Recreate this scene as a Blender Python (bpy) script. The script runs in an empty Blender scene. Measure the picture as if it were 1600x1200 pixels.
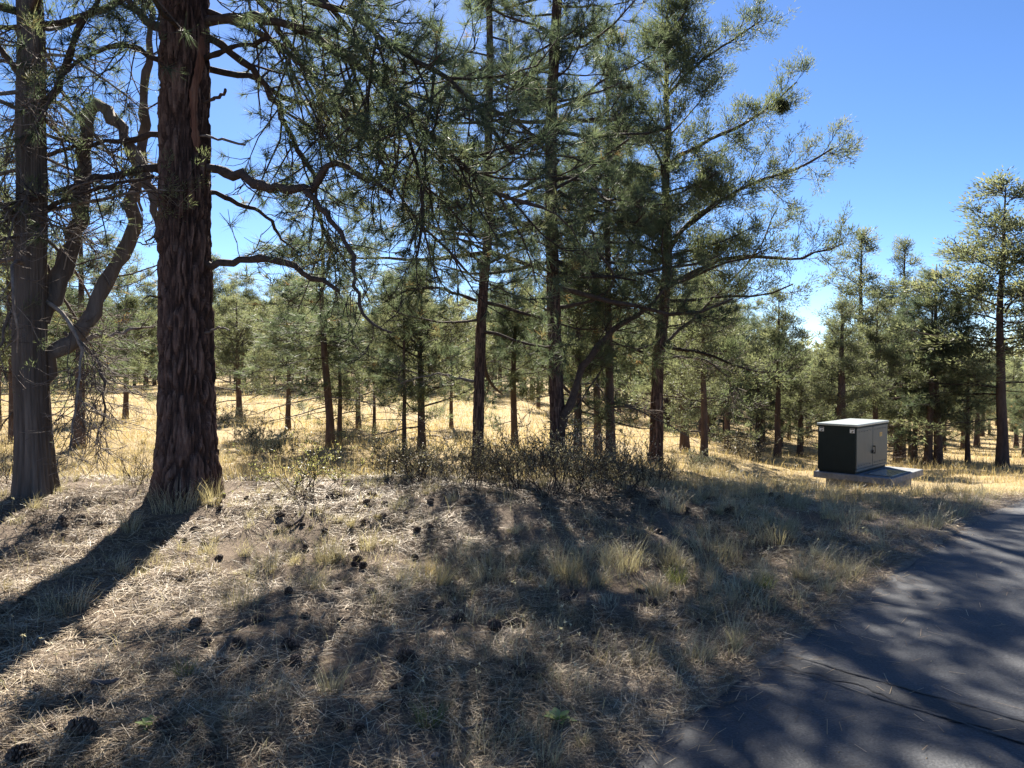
import bpy, math, random
import numpy as np

# ------------------------------------------------------------------ camera, sky, sun, exposure
SC = bpy.context.scene
COL = SC.collection
FPX = 1202.0                      # focal length in photograph pixels (1600 wide)
CAMZ = 1.65
PITCH = math.radians(-1.67)
cam_d = bpy.data.cameras.new('camera')
cam = bpy.data.objects.new('camera', cam_d); COL.objects.link(cam)
cam_d.sensor_width = 36.0
cam_d.lens = 36.0 * FPX / 1600.0
cam_d.clip_start = 0.05; cam_d.clip_end = 3000
cam.location = (0, 0, CAMZ)
cam.rotation_euler = (math.pi / 2 + PITCH, 0, 0)
SC.camera = cam

SUN_AZ = math.radians(-8.0)      # from +Y towards +X
SUN_EL = math.radians(37.0)
w = bpy.data.worlds.new('World'); SC.world = w; w.use_nodes = True
nt = w.node_tree; bg = nt.nodes['Background']
sky = nt.nodes.new('ShaderNodeTexSky'); sky.sky_type = 'NISHITA'; sky.sun_disc = False
sky.sun_elevation = SUN_EL; sky.sun_rotation = SUN_AZ
sky.altitude = 1000; sky.air_density = 0.7; sky.dust_density = 0.2; sky.ozone_density = 4.0
hsv = nt.nodes.new('ShaderNodeHueSaturation'); hsv.inputs['Saturation'].default_value = 1.12; hsv.inputs['Hue'].default_value = 0.504
nt.links.new(sky.outputs[0], hsv.inputs['Color']); nt.links.new(hsv.outputs[0], bg.inputs[0]); bg.inputs[1].default_value = 0.05

sl = bpy.data.lights.new('sun', 'SUN'); sl.energy = 5.0; sl.angle = math.radians(0.53); sl.color = (1.0, 0.93, 0.82)
so = bpy.data.objects.new('sun', sl); COL.objects.link(so)
sd = np.array([math.sin(SUN_AZ) * math.cos(SUN_EL), math.cos(SUN_AZ) * math.cos(SUN_EL), math.sin(SUN_EL)])
from mathutils import Vector, Matrix
so.rotation_euler = Vector(sd).to_track_quat('Z', 'Y').to_euler()
so.location = (sd * 60).tolist()
vs = SC.view_settings
SC.display_settings.display_device = 'sRGB'
vs.view_transform = 'Standard'; vs.look = 'None'; vs.exposure = 2.0; vs.gamma = 1.0; vs.use_curve_mapping = False
SC.render.engine = 'CYCLES'
cy = SC.cycles
cy.max_bounces = 6; cy.diffuse_bounces = 4; cy.glossy_bounces = 2; cy.transmission_bounces = 3; cy.transparent_max_bounces = 4
cy.caustics_reflective = False; cy.caustics_refractive = False
cy.use_denoising = True; cy.denoising_prefilter = 'NONE'; cy.denoising_input_passes = 'RGB_ALBEDO_NORMAL'
SC.render.filter_size = 1.2

# ------------------------------------------------------------------ small maths
def sstep(a, b, x):
    t = np.clip((x - a) / (b - a), 0, 1); return t * t * (3 - 2 * t)
def unit(v): return v / np.maximum(np.linalg.norm(v, axis=-1, keepdims=True), 1e-9)
def _h(ix, iy, s):
    n = (ix.astype(np.int64) * 374761393 + iy.astype(np.int64) * 668265263 + s * 974711) & 0x7fffffff
    n = ((n ^ (n >> 13)) * 1274126177) & 0x7fffffff
    return ((n ^ (n >> 16)) & 0xffffff) / float(0xffffff)
def vn(x, y, s=0):
    x = np.asarray(x, float); y = np.asarray(y, float)
    ix = np.floor(x); iy = np.floor(y); fx = x - ix; fy = y - iy
    fx = fx * fx * (3 - 2 * fx); fy = fy * fy * (3 - 2 * fy)
    a = _h(ix, iy, s); b = _h(ix + 1, iy, s); c = _h(ix, iy + 1, s); d = _h(ix + 1, iy + 1, s)
    return (a * (1 - fx) + b * fx) * (1 - fy) + (c * (1 - fx) + d * fx) * fy
def fbm(x, y, s=0, o=4):
    t = 0; a = 0.5; n = 0
    for k in range(o):
        t = t + a * vn(x * 2 ** k, y * 2 ** k, s + 17 * k); n += a; a *= 0.5
    return t / n
def worley(x, y, s=0):
    ix = np.floor(x); iy = np.floor(y)
    f1 = np.full(x.shape, 9.0); f2 = np.full(x.shape, 9.0)
    for dx in (-1, 0, 1):
        for dy in (-1, 0, 1):
            cx = ix + dx; cyy = iy + dy
            px = cx + _h(cx, cyy, s); py = cyy + _h(cx, cyy, s + 5)
            d = np.hypot(px - x, py - y)
            f2 = np.where(d < f1, f1, np.minimum(f2, d)); f1 = np.minimum(f1, d)
    return f1, f2

# ------------------------------------------------------------------ terrain
RD = np.array([0.669, 0.743]); RN = np.array([-0.743, 0.669]); RP = np.array([0.494, 3.12])
ROADW = 4.3
def edge(x, y): return (x - RP[0]) * RN[0] + (y - RP[1]) * RN[1]     # >0: left of the path's left edge
def macro(x, y):
    x = np.asarray(x, float); y = np.asarray(y, float)
    lat = x / np.maximum(np.abs(y), 4.0)
    s = 0.012 + 0.135 * sstep(-0.12, 0.5, lat)
    yy = np.maximum(y - 7.0, 0); yy = np.where(yy < 4, yy * yy / 8, yy - 2)
    yy = 30 * (1 - np.exp(-yy / 30))
    berm = 0.24 * np.exp(-((y - 8.6) / 1.9) ** 2) * sstep(3.0, -1.5, x) - 0.12 * np.exp(-((y - 12) / 1.6) ** 2) * sstep(4.0, -1.5, x)
    berm = berm + 0.3 * np.exp(-((y - 8.4) / 1.5) ** 2 - ((x - 1.0) / 2.5) ** 2) * 0.4
    berm = berm * sstep(0.4, 3.0, edge(x, y))
    hollow = -0.27 * np.exp(-((x - 7.4) / 2.6) ** 2 - ((y - 15.6) / 2.4) ** 2)
    return -s * yy + berm + hollow
def H(x, y):
    x = np.asarray(x, float); y = np.asarray(y, float)
    e = edge(x, y)
    n = (fbm(x * 0.8, y * 0.8, 3, 3) - 0.5) * 0.20 + (fbm(x * 4.5, y * 4.5, 9, 3) - 0.5) * 0.10
    off = np.maximum(sstep(0.0, 1.2, e), sstep(-ROADW, -ROADW - 1.2, e))
    road = sstep(0.05, -0.06, e) * sstep(-ROADW + 0.02, -ROADW + 0.14, e)
    return macro(x, y) + 0.012 + n * (0.12 + 0.88 * off) - 0.09 * road
def P(px, py, d):
    rx = (px - 800) / FPX; ru = (600 - py) / FPX
    dy = math.cos(PITCH) - ru * math.sin(PITCH); dz = math.sin(PITCH) + ru * math.cos(PITCH)
    k = d / dy
    return np.array([rx * k, d, CAMZ + dz * k])
def GP(px, py, H=None):
    H = H or globals()['H']
    lo = 1.5
    for d in np.arange(1.5, 140, 0.05):
        p = P(px, py, d)
        if p[2] < H(p[0], p[1]): return np.array([p[0], p[1], float(H(p[0], p[1]))])
    p = P(px, py, 60); return np.array([p[0], p[1], float(H(p[0], p[1]))])
def GD(px, d):
    p = P(px, 600, d); return np.array([p[0], d, float(H(p[0], d))])

# ------------------------------------------------------------------ mesh building
class Geo:
    def __init__(s): s.v = []; s.f = []; s.n = 0
    def add(s, v, f, mat=0, tint=0.5, smooth=False):
        v = np.asarray(v, np.float32).reshape(-1, 3); f = np.asarray(f, np.int64)
        t = np.broadcast_to(np.asarray(tint, np.float32), (len(f),))
        s.v.append(v); s.f.append((f + s.n, mat, t, smooth)); s.n += len(v)
    def mesh(s, name, mats):
        me = bpy.data.meshes.new(name)
        V = np.concatenate(s.v); me.vertices.add(len(V)); me.vertices.foreach_set('co', V.ravel())
        loops = np.concatenate([f.ravel() for f, *_ in s.f])
        sizes = np.concatenate([np.full(len(f), f.shape[1]) for f, *_ in s.f])
        mi = np.concatenate([np.full(len(f), m) for f, m, *_ in s.f])
        ti = np.concatenate([t for _, _, t, _ in s.f])
        sm = np.concatenate([np.full(len(f), sh) for f, _, _, sh in s.f])
        st = np.concatenate([[0], np.cumsum(sizes)[:-1]])
        me.loops.add(len(loops)); me.loops.foreach_set('vertex_index', loops.astype(np.int32))
        me.polygons.add(len(sizes)); me.polygons.foreach_set('loop_start', st.astype(np.int32))
        try: me.polygons.foreach_set('loop_total', sizes.astype(np.int32))
        except Exception: pass
        me.polygons.foreach_set('material_index', mi.astype(np.int32))
        me.polygons.foreach_set('use_smooth', sm.astype(bool))
        a = me.attributes.new('tint', 'FLOAT', 'FACE'); a.data.foreach_set('value', ti.astype(np.float32))
        for m in mats: me.materials.append(m)
        me.update(calc_edges=True); me.validate()
        return me
    def obj(s, name, mats, parent=None, loc=None):
        return link(name, s.mesh(name, mats if isinstance(mats, (list, tuple)) else [mats]), parent, loc)
def link(name, me, parent=None, loc=None):
    o = bpy.data.objects.new(name, me); COL.objects.link(o)
    if parent is not None: o.parent = parent
    if loc is not None: o.location = [float(c) for c in loc]
    return o
def thing(name, label, cat, loc=(0, 0, 0), group=None, rz=0.0):
    o = bpy.data.objects.new(name, None); COL.objects.link(o); o.empty_display_size = 0.2
    o.location = [float(c) for c in loc]; o.rotation_euler = (0, 0, rz)
    return tag(o, label, cat, group)
def tag(o, label, cat, group=None):
    o['label'] = label; o['category'] = cat
    if group: o['group'] = group
    return o
def stuff(o): o['kind'] = 'stuff'; return o
def structure(o): o['kind'] = 'structure'; return o

def tubes(g, pts, r, sides=5, mat=0, tint=0.5, cap=False):
    """pts (N,K,3), r (N,K)"""
    pts = np.asarray(pts, float); N, K, _ = pts.shape
    if N == 0: return
    r = np.broadcast_to(np.asarray(r, float), (N, K))
    t = np.gradient(pts, axis=1); t = unit(t)
    mt = unit(t.mean(axis=1, keepdims=True))
    ref = np.where(np.abs(mt[..., 2:3]) > 0.8, np.array([1.0, 0.13, 0.0]), np.array([0.05, 0.0, 1.0]))
    ref = np.broadcast_to(ref, t.shape)
    a = unit(np.cross(t, ref)); b = np.cross(t, a)
    ang = np.arange(sides) * 2 * np.pi / sides
    ring = pts[:, :, None, :] + r[:, :, None, None] * (a[:, :, None, :] * np.cos(ang)[:, None] + b[:, :, None, :] * np.sin(ang)[:, None])
    V = ring.reshape(-1, 3)
    n = np.arange(N)[:, None, None] * K * sides; k = np.arange(K - 1)[None, :, None] * sides; j = np.arange(sides)[None, None, :]; j2 = (j + 1) % sides
    F = np.stack([n + k + j, n + k + j2, n + k + sides + j2, n + k + sides + j], -1).reshape(-1, 4)
    tt = np.repeat(np.broadcast_to(np.asarray(tint, float), (N,)), (K - 1) * sides)
    g.add(V, F, mat, tt, True)
    if cap:
        for e in (0, K - 1):
            idx = (np.arange(N)[:, None] * K + e) * sides + np.arange(sides)[None, :]
            g.add(V[idx.ravel()], np.arange(N * sides).reshape(N, sides)[:, ::(-1 if e else 1)], mat, 0.5, False)

def resample(pts, K):
    pts = np.asarray(pts, float); n = len(pts)
    # Catmull-Rom through the points, then even spacing
    p = np.vstack([2 * pts[0] - pts[1], pts, 2 * pts[-1] - pts[-2]])
    out = []
    for i in range(1, n):
        u = np.linspace(0, 1, 8, endpoint=False)[:, None]
        p0, p1, p2, p3 = p[i - 1], p[i], p[i + 1], p[i + 2]
        out.append(0.5 * ((2 * p1) + (-p0 + p2) * u + (2 * p0 - 5 * p1 + 4 * p2 - p3) * u ** 2 + (-p0 + 3 * p1 - 3 * p2 + p3) * u ** 3))
    q = np.vstack(out + [pts[-1:]])
    s = np.concatenate([[0], np.cumsum(np.linalg.norm(np.diff(q, axis=0), axis=1))])
    t = np.linspace(0, s[-1], K)
    return np.stack([np.interp(t, s, q[:, c]) for c in range(3)], -1)

def grow(st, d, L, K, rng, up=0.0, wob=0.2):
    """polylines from starts, bending by up (per unit of the run) with a wobble"""
    N = len(st); p = st.copy(); d = unit(d.copy()); out = [p.copy()]
    upv = np.broadcast_to(np.asarray(up, float), (N, K - 1) if np.ndim(up) else ()).copy() if np.ndim(up) else np.full((N, K - 1), float(up))
    for k in range(K - 1):
        d = d + rng.normal(0, wob, (N, 3)); d[:, 2] += upv[:, k]; d = unit(d)
        p = p + d * (L / (K - 1))[:, None]; out.append(p.copy())
    return np.stack(out, 1)
def spawn(poly, m, t0, t1, ang, rng, flat=0.0):
    """m side shoots on each polyline: starts, directions, parent index, t"""
    N, K, _ = poly.shape
    idx = np.repeat(np.arange(N), m); t = rng.uniform(t0, t1, N * m)
    u = t * (K - 1); i = np.minimum(u.astype(int), K - 2); f = (u - i)[:, None]
    st = poly[idx, i] * (1 - f) + poly[idx, i + 1] * f
    tg = unit(poly[idx, i + 1] - poly[idx, i])
    rv = rng.normal(0, 1, (N * m, 3)); rv[:, 2] *= (1 - flat)
    lat = unit(rv - tg * (rv * tg).sum(-1, keepdims=True))
    a = np.asarray(rng.uniform(ang[0], ang[1], N * m))[:, None]
    return st, tg * np.cos(a) + lat * np.sin(a), idx, t
def blades(g, base, d, L, W, rng, mat=0, tint=0.5):
    """one slim triangle each"""
    rv = rng.normal(0, 1, base.shape); s = unit(np.cross(d, rv)) * (W / 2)[:, None]
    V = np.stack([base - s, base + s, base + d * L[:, None]], 1)
    g.add(V.reshape(-1, 3), np.arange(len(base) * 3).reshape(-1, 3), mat, tint, False)
def leaves(g, base, d, L, W, rng, mat=0, tint=0.5):
    """kite of two triangles"""
    rv = rng.normal(0, 1, base.shape); s = unit(np.cross(d, rv)); n = np.cross(s, d)
    m = base + d * (L * 0.45)[:, None] + n * (L * 0.08)[:, None]
    V = np.stack([base, m + s * (W / 2)[:, None], base + d * L[:, None], m - s * (W / 2)[:, None]], 1)
    g.add(V.reshape(-1, 3), np.arange(len(base) * 4).reshape(-1, 4), mat, tint, False)
def needle_tufts(g, pos, d, n, L, W, rng, mat=1, tint=None, spread=(0.25, 1.5), back=0.10):
    N = len(pos)
    if N == 0: return
    if tint is None: tint = rng.uniform(0, 1, N)
    idx = np.repeat(np.arange(N), n); M = N * n
    dd = d[idx]; rv = rng.normal(0, 1, (M, 3)); lat = unit(rv - dd * (rv * dd).sum(-1, keepdims=True))
    a = rng.uniform(spread[0], spread[1], M)[:, None]
    nd = unit(dd * np.cos(a) + lat * np.sin(a) + np.array([0, 0, -0.12]))
    base = pos[idx] - dd * (rng.uniform(0, back, M) * (0.4 + 0.6 * np.sin(a[:, 0])))[:, None]
    tt = np.clip(tint[idx] + rng.normal(0, 0.10, M), 0, 1)
    blades(g, base, nd, L * rng.uniform(0.7, 1.1, M), np.full(M, W), rng, mat, tt)
def scale_sprays(g, pos, d, n, L, W, R, rng, mat=1, tint=None):
    """juniper: clumps of short scaly sprays"""
    N = len(pos)
    if N == 0: return
    if tint is None: tint = rng.uniform(0, 1, N)
    idx = np.repeat(np.arange(N), n); M = N * n
    off = rng.normal(0, 1, (M, 3)) * R * 0.5
    nd = unit(d[idx] * 0.7 + unit(off) * 0.8 + np.array([0, 0, 0.45]) + rng.normal(0, 0.25, (M, 3)))
    tt = np.clip(tint[idx] + rng.normal(0, 0.12, M), 0, 1)
    blades(g, pos[idx] + off, nd, L * rng.uniform(0.6, 1.2, M), W * rng.uniform(0.7, 1.3, M), rng, mat, tt)

# ------------------------------------------------------------------ materials
def nodes(name):
    m = bpy.data.materials.new(name); m.use_nodes = True; t = m.node_tree
    return m, t, t.nodes['Principled BSDF'], t.nodes.new, t.links.new
def ramp(N, stops):
    r = N('ShaderNodeValToRGB'); e = r.color_ramp.elements
    while len(e) < len(stops): e.new(0.5)
    for k, (p, c) in enumerate(stops): e[k].position = p; e[k].color = (*c, 1)
    return r
def leaf_mat(name, stops, transl=0.3, rough=0.45, spec=0.4, tcol=1.5):
    m, t, b, N, Lk = nodes(name)
    a = N('ShaderNodeAttribute'); a.attribute_name = 'tint'
    oi = N('ShaderNodeObjectInfo'); ad = N('ShaderNodeMath'); ad.operation = 'MULTIPLY_ADD'
    ad.inputs[1].default_value = 0.22; sb = N('ShaderNodeMath'); sb.operation = 'SUBTRACT'; sb.inputs[1].default_value = 0.11
    Lk(oi.outputs['Random'], ad.inputs[0]); Lk(a.outputs['Fac'], ad.inputs[2]); Lk(ad.outputs[0], sb.inputs[0])
    r = ramp(N, stops); Lk(sb.outputs[0], r.inputs[0])
    Lk(r.outputs[0], b.inputs['Base Color']); b.inputs['Roughness'].default_value = rough; b.inputs['Specular IOR Level'].default_value = spec
    if transl > 0:
        tr = N('ShaderNodeBsdfTranslucent'); mx = N('ShaderNodeMixShader'); mx.inputs[0].default_value = transl
        mu = N('ShaderNodeVectorMath'); mu.operation = 'MULTIPLY'; mu.inputs[1].default_value = (tcol, tcol * 1.02, tcol * 0.75)
        Lk(r.outputs[0], mu.inputs[0]); Lk(mu.outputs[0], tr.inputs[0]); Lk(b.outputs[0], mx.inputs[1]); Lk(tr.outputs[0], mx.inputs[2])
        Lk(mx.outputs[0], t.nodes['Material Output'].inputs[0])
    return m
def noise_mat(name, stops, scale, rough=0.9, bump=0.4, bscale=None, stretch=(1, 1, 1), spec=0.2, detail=8, tintmix=0.0, dist=0.02):
    m, t, b, N, Lk = nodes(name)
    tc = N('ShaderNodeTexCoord'); mp = N('ShaderNodeMapping'); mp.inputs['Scale'].default_value = stretch
    Lk(tc.outputs['Object'], mp.inputs[0])
    n = N('ShaderNodeTexNoise'); n.inputs['Scale'].default_value = scale; n.inputs['Detail'].default_value = detail; n.inputs['Roughness'].default_value = 0.65
    Lk(mp.outputs[0], n.inputs['Vector'])
    r = ramp(N, stops); src = n.outputs['Fac']
    if tintmix > 0:
        a = N('ShaderNodeAttribute'); a.attribute_name = 'tint'
        mx = N('ShaderNodeMath'); mx.operation = 'MULTIPLY_ADD'; mx.inputs[1].default_value = tintmix
        m2 = N('ShaderNodeMath'); m2.operation = 'SUBTRACT'; m2.inputs[1].default_value = tintmix / 2
        Lk(a.outputs['Fac'], mx.inputs[0]); Lk(src, mx.inputs[2]); Lk(mx.outputs[0], m2.inputs[0]); src = m2.outputs[0]
    Lk(src, r.inputs[0]); Lk(r.outputs[0], b.inputs['Base Color'])
    b.inputs['Roughness'].default_value = rough; b.inputs['Specular IOR Level'].default_value = spec
    n2 = N('ShaderNodeTexNoise'); n2.inputs['Scale'].default_value = bscale or scale * 2; n2.inputs['Detail'].default_value = 6
    Lk(mp.outputs[0], n2.inputs['Vector'])
    bp = N('ShaderNodeBump'); bp.inputs['Strength'].default_value = bump; bp.inputs['Distance'].default_value = dist
    Lk(n2.outputs['Fac'], bp.inputs['Height']); Lk(bp.outputs[0], b.inputs['Normal'])
    return m
M = {}
M['bark_pine'] = noise_mat('bark_pine', [(0.0, (.016, .011, .010)), (0.42, (.066, .040, .032)), (0.62, (.122, .074, .057)), (0.85, (.19, .125, .095))], 26, stretch=(1, 1, .3), bump=.6, bscale=40, tintmix=0.75)
M['bark_juniper'] = noise_mat('bark_juniper', [(0.2, (.045, .035, .028)), (0.5, (.105, .085, .07)), (0.8, (.18, .15, .125))], 14, stretch=(1, 1, .08), bump=.7, bscale=50, tintmix=0.4)
M['bark_far'] = noise_mat('bark_far', [(0.25, (.045, .030, .024)), (0.6, (.115, .075, .058)), (0.85, (.18, .12, .09))], 12, stretch=(1, 1, .25), bump=.8, bscale=30)
M['wood'] = noise_mat('branch_bark', [(0.3, (.030, .022, .018)), (0.6, (.075, .054, .044)), (0.85, (.12, .09, .075))], 18, bump=.5, bscale=60, tintmix=.3)
M['deadwood'] = noise_mat('dead_twig_bark', [(0.25, (.07, .055, .045)), (0.6, (.16, .13, .11)), (0.85, (.30, .26, .22))], 12, bump=.4, bscale=60, tintmix=.5)
M['scar'] = noise_mat('bare_wood', [(0.3, (.045, .022, .017)), (0.5, (.16, .075, .050)), (0.75, (.28, .16, .11))], 30, stretch=(1, 1, .10), bump=.8, bscale=40)
M['needle'] = leaf_mat('pine_needle', [(0.0, (.046, .062, .046)), (0.35, (.072, .092, .062)), (0.70, (.106, .122, .078)), (0.90, (.155, .155, .092)), (0.965, (.20, .12, .05)), (1.0, (.26, .14, .06))], .50, .55, .15, 1.9)
M['juniper'] = leaf_mat('juniper_scale', [(0.0, (.054, .068, .042)), (0.4, (.088, .104, .062)), (0.8, (.13, .138, .082)), (1.0, (.15, .145, .08))], .46, .6, .12, 1.9)
M['juniper_far'] = leaf_mat('juniper_far_scale', [(0.0, (.064, .074, .048)), (0.4, (.102, .112, .070)), (0.8, (.145, .148, .092)), (1.0, (.18, .17, .105))], .50, .55, .22, 2.0)
M['grass'] = leaf_mat('dry_grass_blade', [(0.0, (.20, .145, .075)), (0.35, (.36, .27, .135)), (0.7, (.50, .385, .20)), (1.0, (.62, .50, .30))], .38, .5, .3, 1.15)
M['grass_grey'] = leaf_mat('grey_grass_blade', [(0.0, (.17, .14, .085)), (0.4, (.32, .27, .165)), (0.8, (.47, .40, .26)), (1.0, (.58, .52, .38))], .34, .5, .3, 1.15)
M['grass_green'] = leaf_mat('green_grass_blade', [(0.0, (.07, .09, .025)), (0.5, (.15, .17, .05)), (1.0, (.34, .31, .13))], .35, .45, .4, 1.3)
M['straw'] = leaf_mat('fallen_needle', [(0.0, (.055, .036, .024)), (0.3, (.135, .092, .056)), (0.6, (.26, .187, .108)), (0.85, (.42, .325, .20)), (1.0, (.52, .43, .29))], .0, .6, .2)
M['brush_leaf'] = leaf_mat('brush_leaf', [(0.0, (.07, .065, .04)), (0.5, (.15, .135, .085)), (0.8, (.28, .24, .16)), (1.0, (.50, .45, .35))], .35, .45, .4, 1.4)
M['green_leaf'] = leaf_mat('yellow_green_leaf', [(0.0, (.11, .115, .045)), (0.5, (.20, .20, .08)), (1.0, (.34, .32, .15))], .4, .45, .4, 1.3)
M['sage_leaf'] = leaf_mat('sage_leaf', [(0.0, (.10, .115, .085)), (0.5, (.19, .20, .15)), (1.0, (.34, .33, .24))], .25, .6, .2, 1.2)
M['mullein'] = leaf_mat('mullein_leaf', [(0.0, (.18, .25, .09)), (0.5, (.30, .38, .14)), (1.0, (.42, .48, .22))], .35, .7, .2, 1.2)
M['cone'] = noise_mat('cone_scale', [(0.3, (.055, .036, .026)), (0.6, (.13, .085, .060)), (0.85, (.25, .175, .125))], 60, rough=.7, bump=.3, tintmix=.6)
M['stone'] = noise_mat('grey_stone', [(0.3, (.14, .13, .12)), (0.7, (.30, .28, .26))], 20, bump=.5)

def ground_mat():
    m, t, b, N, Lk = nodes('forest_floor')
    tc = N('ShaderNodeTexCoord'); co = tc.outputs['Object']
    n1 = N('ShaderNodeTexNoise'); n1.inputs['Scale'].default_value = 1.1; n1.inputs['Detail'].default_value = 6
    n2 = N('ShaderNodeTexNoise'); n2.inputs['Scale'].default_value = 38; n2.inputs['Detail'].default_value = 8; n2.inputs['Roughness'].default_value = .75
    Lk(co, n1.inputs[0]); Lk(co, n2.inputs[0])
    litter = ramp(N, [(0.28, (.055, .040, .029)), (0.5, (.15, .112, .080)), (0.72, (.29, .225, .16))]); Lk(n2.outputs[0], litter.inputs[0])
    grassy = ramp(N, [(0.25, (.15, .11, .06)), (0.5, (.34, .255, .13)), (0.75, (.46, .36, .20))]); Lk(n2.outputs[0], grassy.inputs[0])
    dirt = ramp(N, [(0.3, (.12, .10, .085)), (0.55, (.24, .205, .17)), (0.8, (.38, .335, .285))]); Lk(n2.outputs[0], dirt.inputs[0])
    sep = N('ShaderNodeSeparateXYZ'); Lk(co, sep.inputs[0])
    ya = N('ShaderNodeMath'); ya.operation = 'MULTIPLY_ADD'; ya.inputs[1].default_value = 3.0; Lk(n1.outputs[0], ya.inputs[0]); Lk(sep.outputs['Y'], ya.inputs[2])
    mr = N('ShaderNodeMapRange'); mr.inputs['From Min'].default_value = 10.6; mr.inputs['From Max'].default_value = 12.6; Lk(ya.outputs[0], mr.inputs[0])
    mx = N('ShaderNodeMix'); mx.data_type = 'RGBA'; Lk(mr.outputs[0], mx.inputs['Factor']); Lk(litter.outputs[0], mx.inputs['A']); Lk(grassy.outputs[0], mx.inputs['B'])
    # gravelly verge beside the path
    dp = N('ShaderNodeVectorMath'); dp.operation = 'DOT_PRODUCT'; dp.inputs[1].default_value = (RN[0], RN[1], 0); Lk(co, dp.inputs[0])
    e0 = float(RP @ RN)
    da = N('ShaderNodeMath'); da.operation = 'MULTIPLY_ADD'; da.inputs[1].default_value = 0.9; Lk(n1.outputs[0], da.inputs[0]); Lk(dp.outputs['Value'], da.inputs[2])
    md = N('ShaderNodeMapRange'); md.inputs['From Min'].default_value = e0 + 0.5; md.inputs['From Max'].default_value = e0 + 1.5; md.inputs['To Min'].default_value = .85; md.inputs['To Max'].default_value = 0
    Lk(da.outputs[0], md.inputs[0])
    mx2 = N('ShaderNodeMix'); mx2.data_type = 'RGBA'; Lk(md.outputs[0], mx2.inputs['Factor']); Lk(mx.outputs['Result'], mx2.inputs['A']); Lk(dirt.outputs[0], mx2.inputs['B'])
    Lk(mx2.outputs['Result'], b.inputs['Base Color']); b.inputs['Roughness'].default_value = .95; b.inputs['Specular IOR Level'].default_value = .15
    bp = N('ShaderNodeBump'); bp.inputs['Strength'].default_value = .8; bp.inputs['Distance'].default_value = .03; Lk(n2.outputs[0], bp.inputs['Height']); Lk(bp.outputs[0], b.inputs['Normal'])
    return m
def asphalt_mat(name, dark=1.0):
    m, t, b, N, Lk = nodes(name)
    tc = N('ShaderNodeTexCoord'); co = tc.outputs['Object']
    n1 = N('ShaderNodeTexNoise'); n1.inputs['Scale'].default_value = 1.6; n1.inputs['Detail'].default_value = 6
    n2 = N('ShaderNodeTexNoise'); n2.inputs['Scale'].default_value = 85; n2.inputs['Detail'].default_value = 5; n2.inputs['Roughness'].default_value = .7
    v = N('ShaderNodeTexVoronoi'); v.inputs['Scale'].default_value = 75
    for n in (n1, n2, v): Lk(co, n.inputs['Vector'])
    r1 = ramp(N, [(0.3, (.031 * dark, .033 * dark, .038 * dark)), (0.7, (.052 * dark, .055 * dark, .061 * dark))]); Lk(n1.outputs[0], r1.inputs[0])
    r2 = ramp(N, [(0.34, (.35, .35, .35)), (0.5, (1, 1, 1)), (0.62, (1.25, 1.25, 1.22)), (0.72, (3.4, 3.2, 3.0))]); Lk(n2.outputs[0], r2.inputs[0])
    mu = N('ShaderNodeMix'); mu.data_type = 'RGBA'; mu.blend_type = 'MULTIPLY'; mu.inputs['Factor'].default_value = 1; Lk(r1.outputs[0], mu.inputs['A']); Lk(r2.outputs[0], mu.inputs['B'])
    Lk(mu.outputs['Result'], b.inputs['Base Color']); b.inputs['Roughness'].default_value = .72; b.inputs['Specular IOR Level'].default_value = .45
    bp = N('ShaderNodeBump'); bp.inputs['Strength'].default_value = .32; bp.inputs['Distance'].default_value = .006; Lk(v.outputs['Distance'], bp.inputs['Height']); Lk(bp.outputs[0], b.inputs['Normal'])
    return m
def plain(name, c, rough=.5, spec=.5, metal=0, nscale=30, var=.15, bump=0.05):
    return_m = noise_mat(name, [(0.25, tuple(x * (1 - var) for x in c)), (0.75, tuple(min(1, x * (1 + var)) for x in c))], nscale, rough=rough, bump=bump, spec=spec, dist=.004)
    return_m.node_tree.nodes['Principled BSDF'].inputs['Metallic'].default_value = metal
    return return_m
M['ground'] = ground_mat()
M['asphalt'] = asphalt_mat('asphalt'); M['asphalt_patch'] = asphalt_mat('asphalt_patch', .5)
M['tar'] = plain('crack_filler', (.012, .012, .013), .6, .4)

rng = np.random.default_rng(7)
random.seed(7)

# ------------------------------------------------------------------ ground
def axis(lo, hi, step, far, nf):
    core = np.arange(lo, hi + 1e-6, step)
    gm = (np.geomspace(step, far, nf)).cumsum(); gm = gm / gm[-1] * far
    return np.concatenate([lo - gm[::-1], core, hi + gm])
xs = axis(-9.0, 10.0, 0.10, 900, 34); ys = axis(1.0, 19.0, 0.10, 1200, 38)
X, Y = np.meshgrid(xs, ys, indexing='xy')
Z = H(X, Y)
nx, ny = len(xs), len(ys)
i, j = np.meshgrid(np.arange(nx - 1), np.arange(ny - 1), indexing='xy')
q = (j * nx + i).ravel()
g = Geo(); g.add(np.stack([X, Y, Z], -1), np.stack([q, q + 1, q + nx + 1, q + nx], -1), 0, .5, True)
structure(g.obj('ground', M['ground']))

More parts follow.
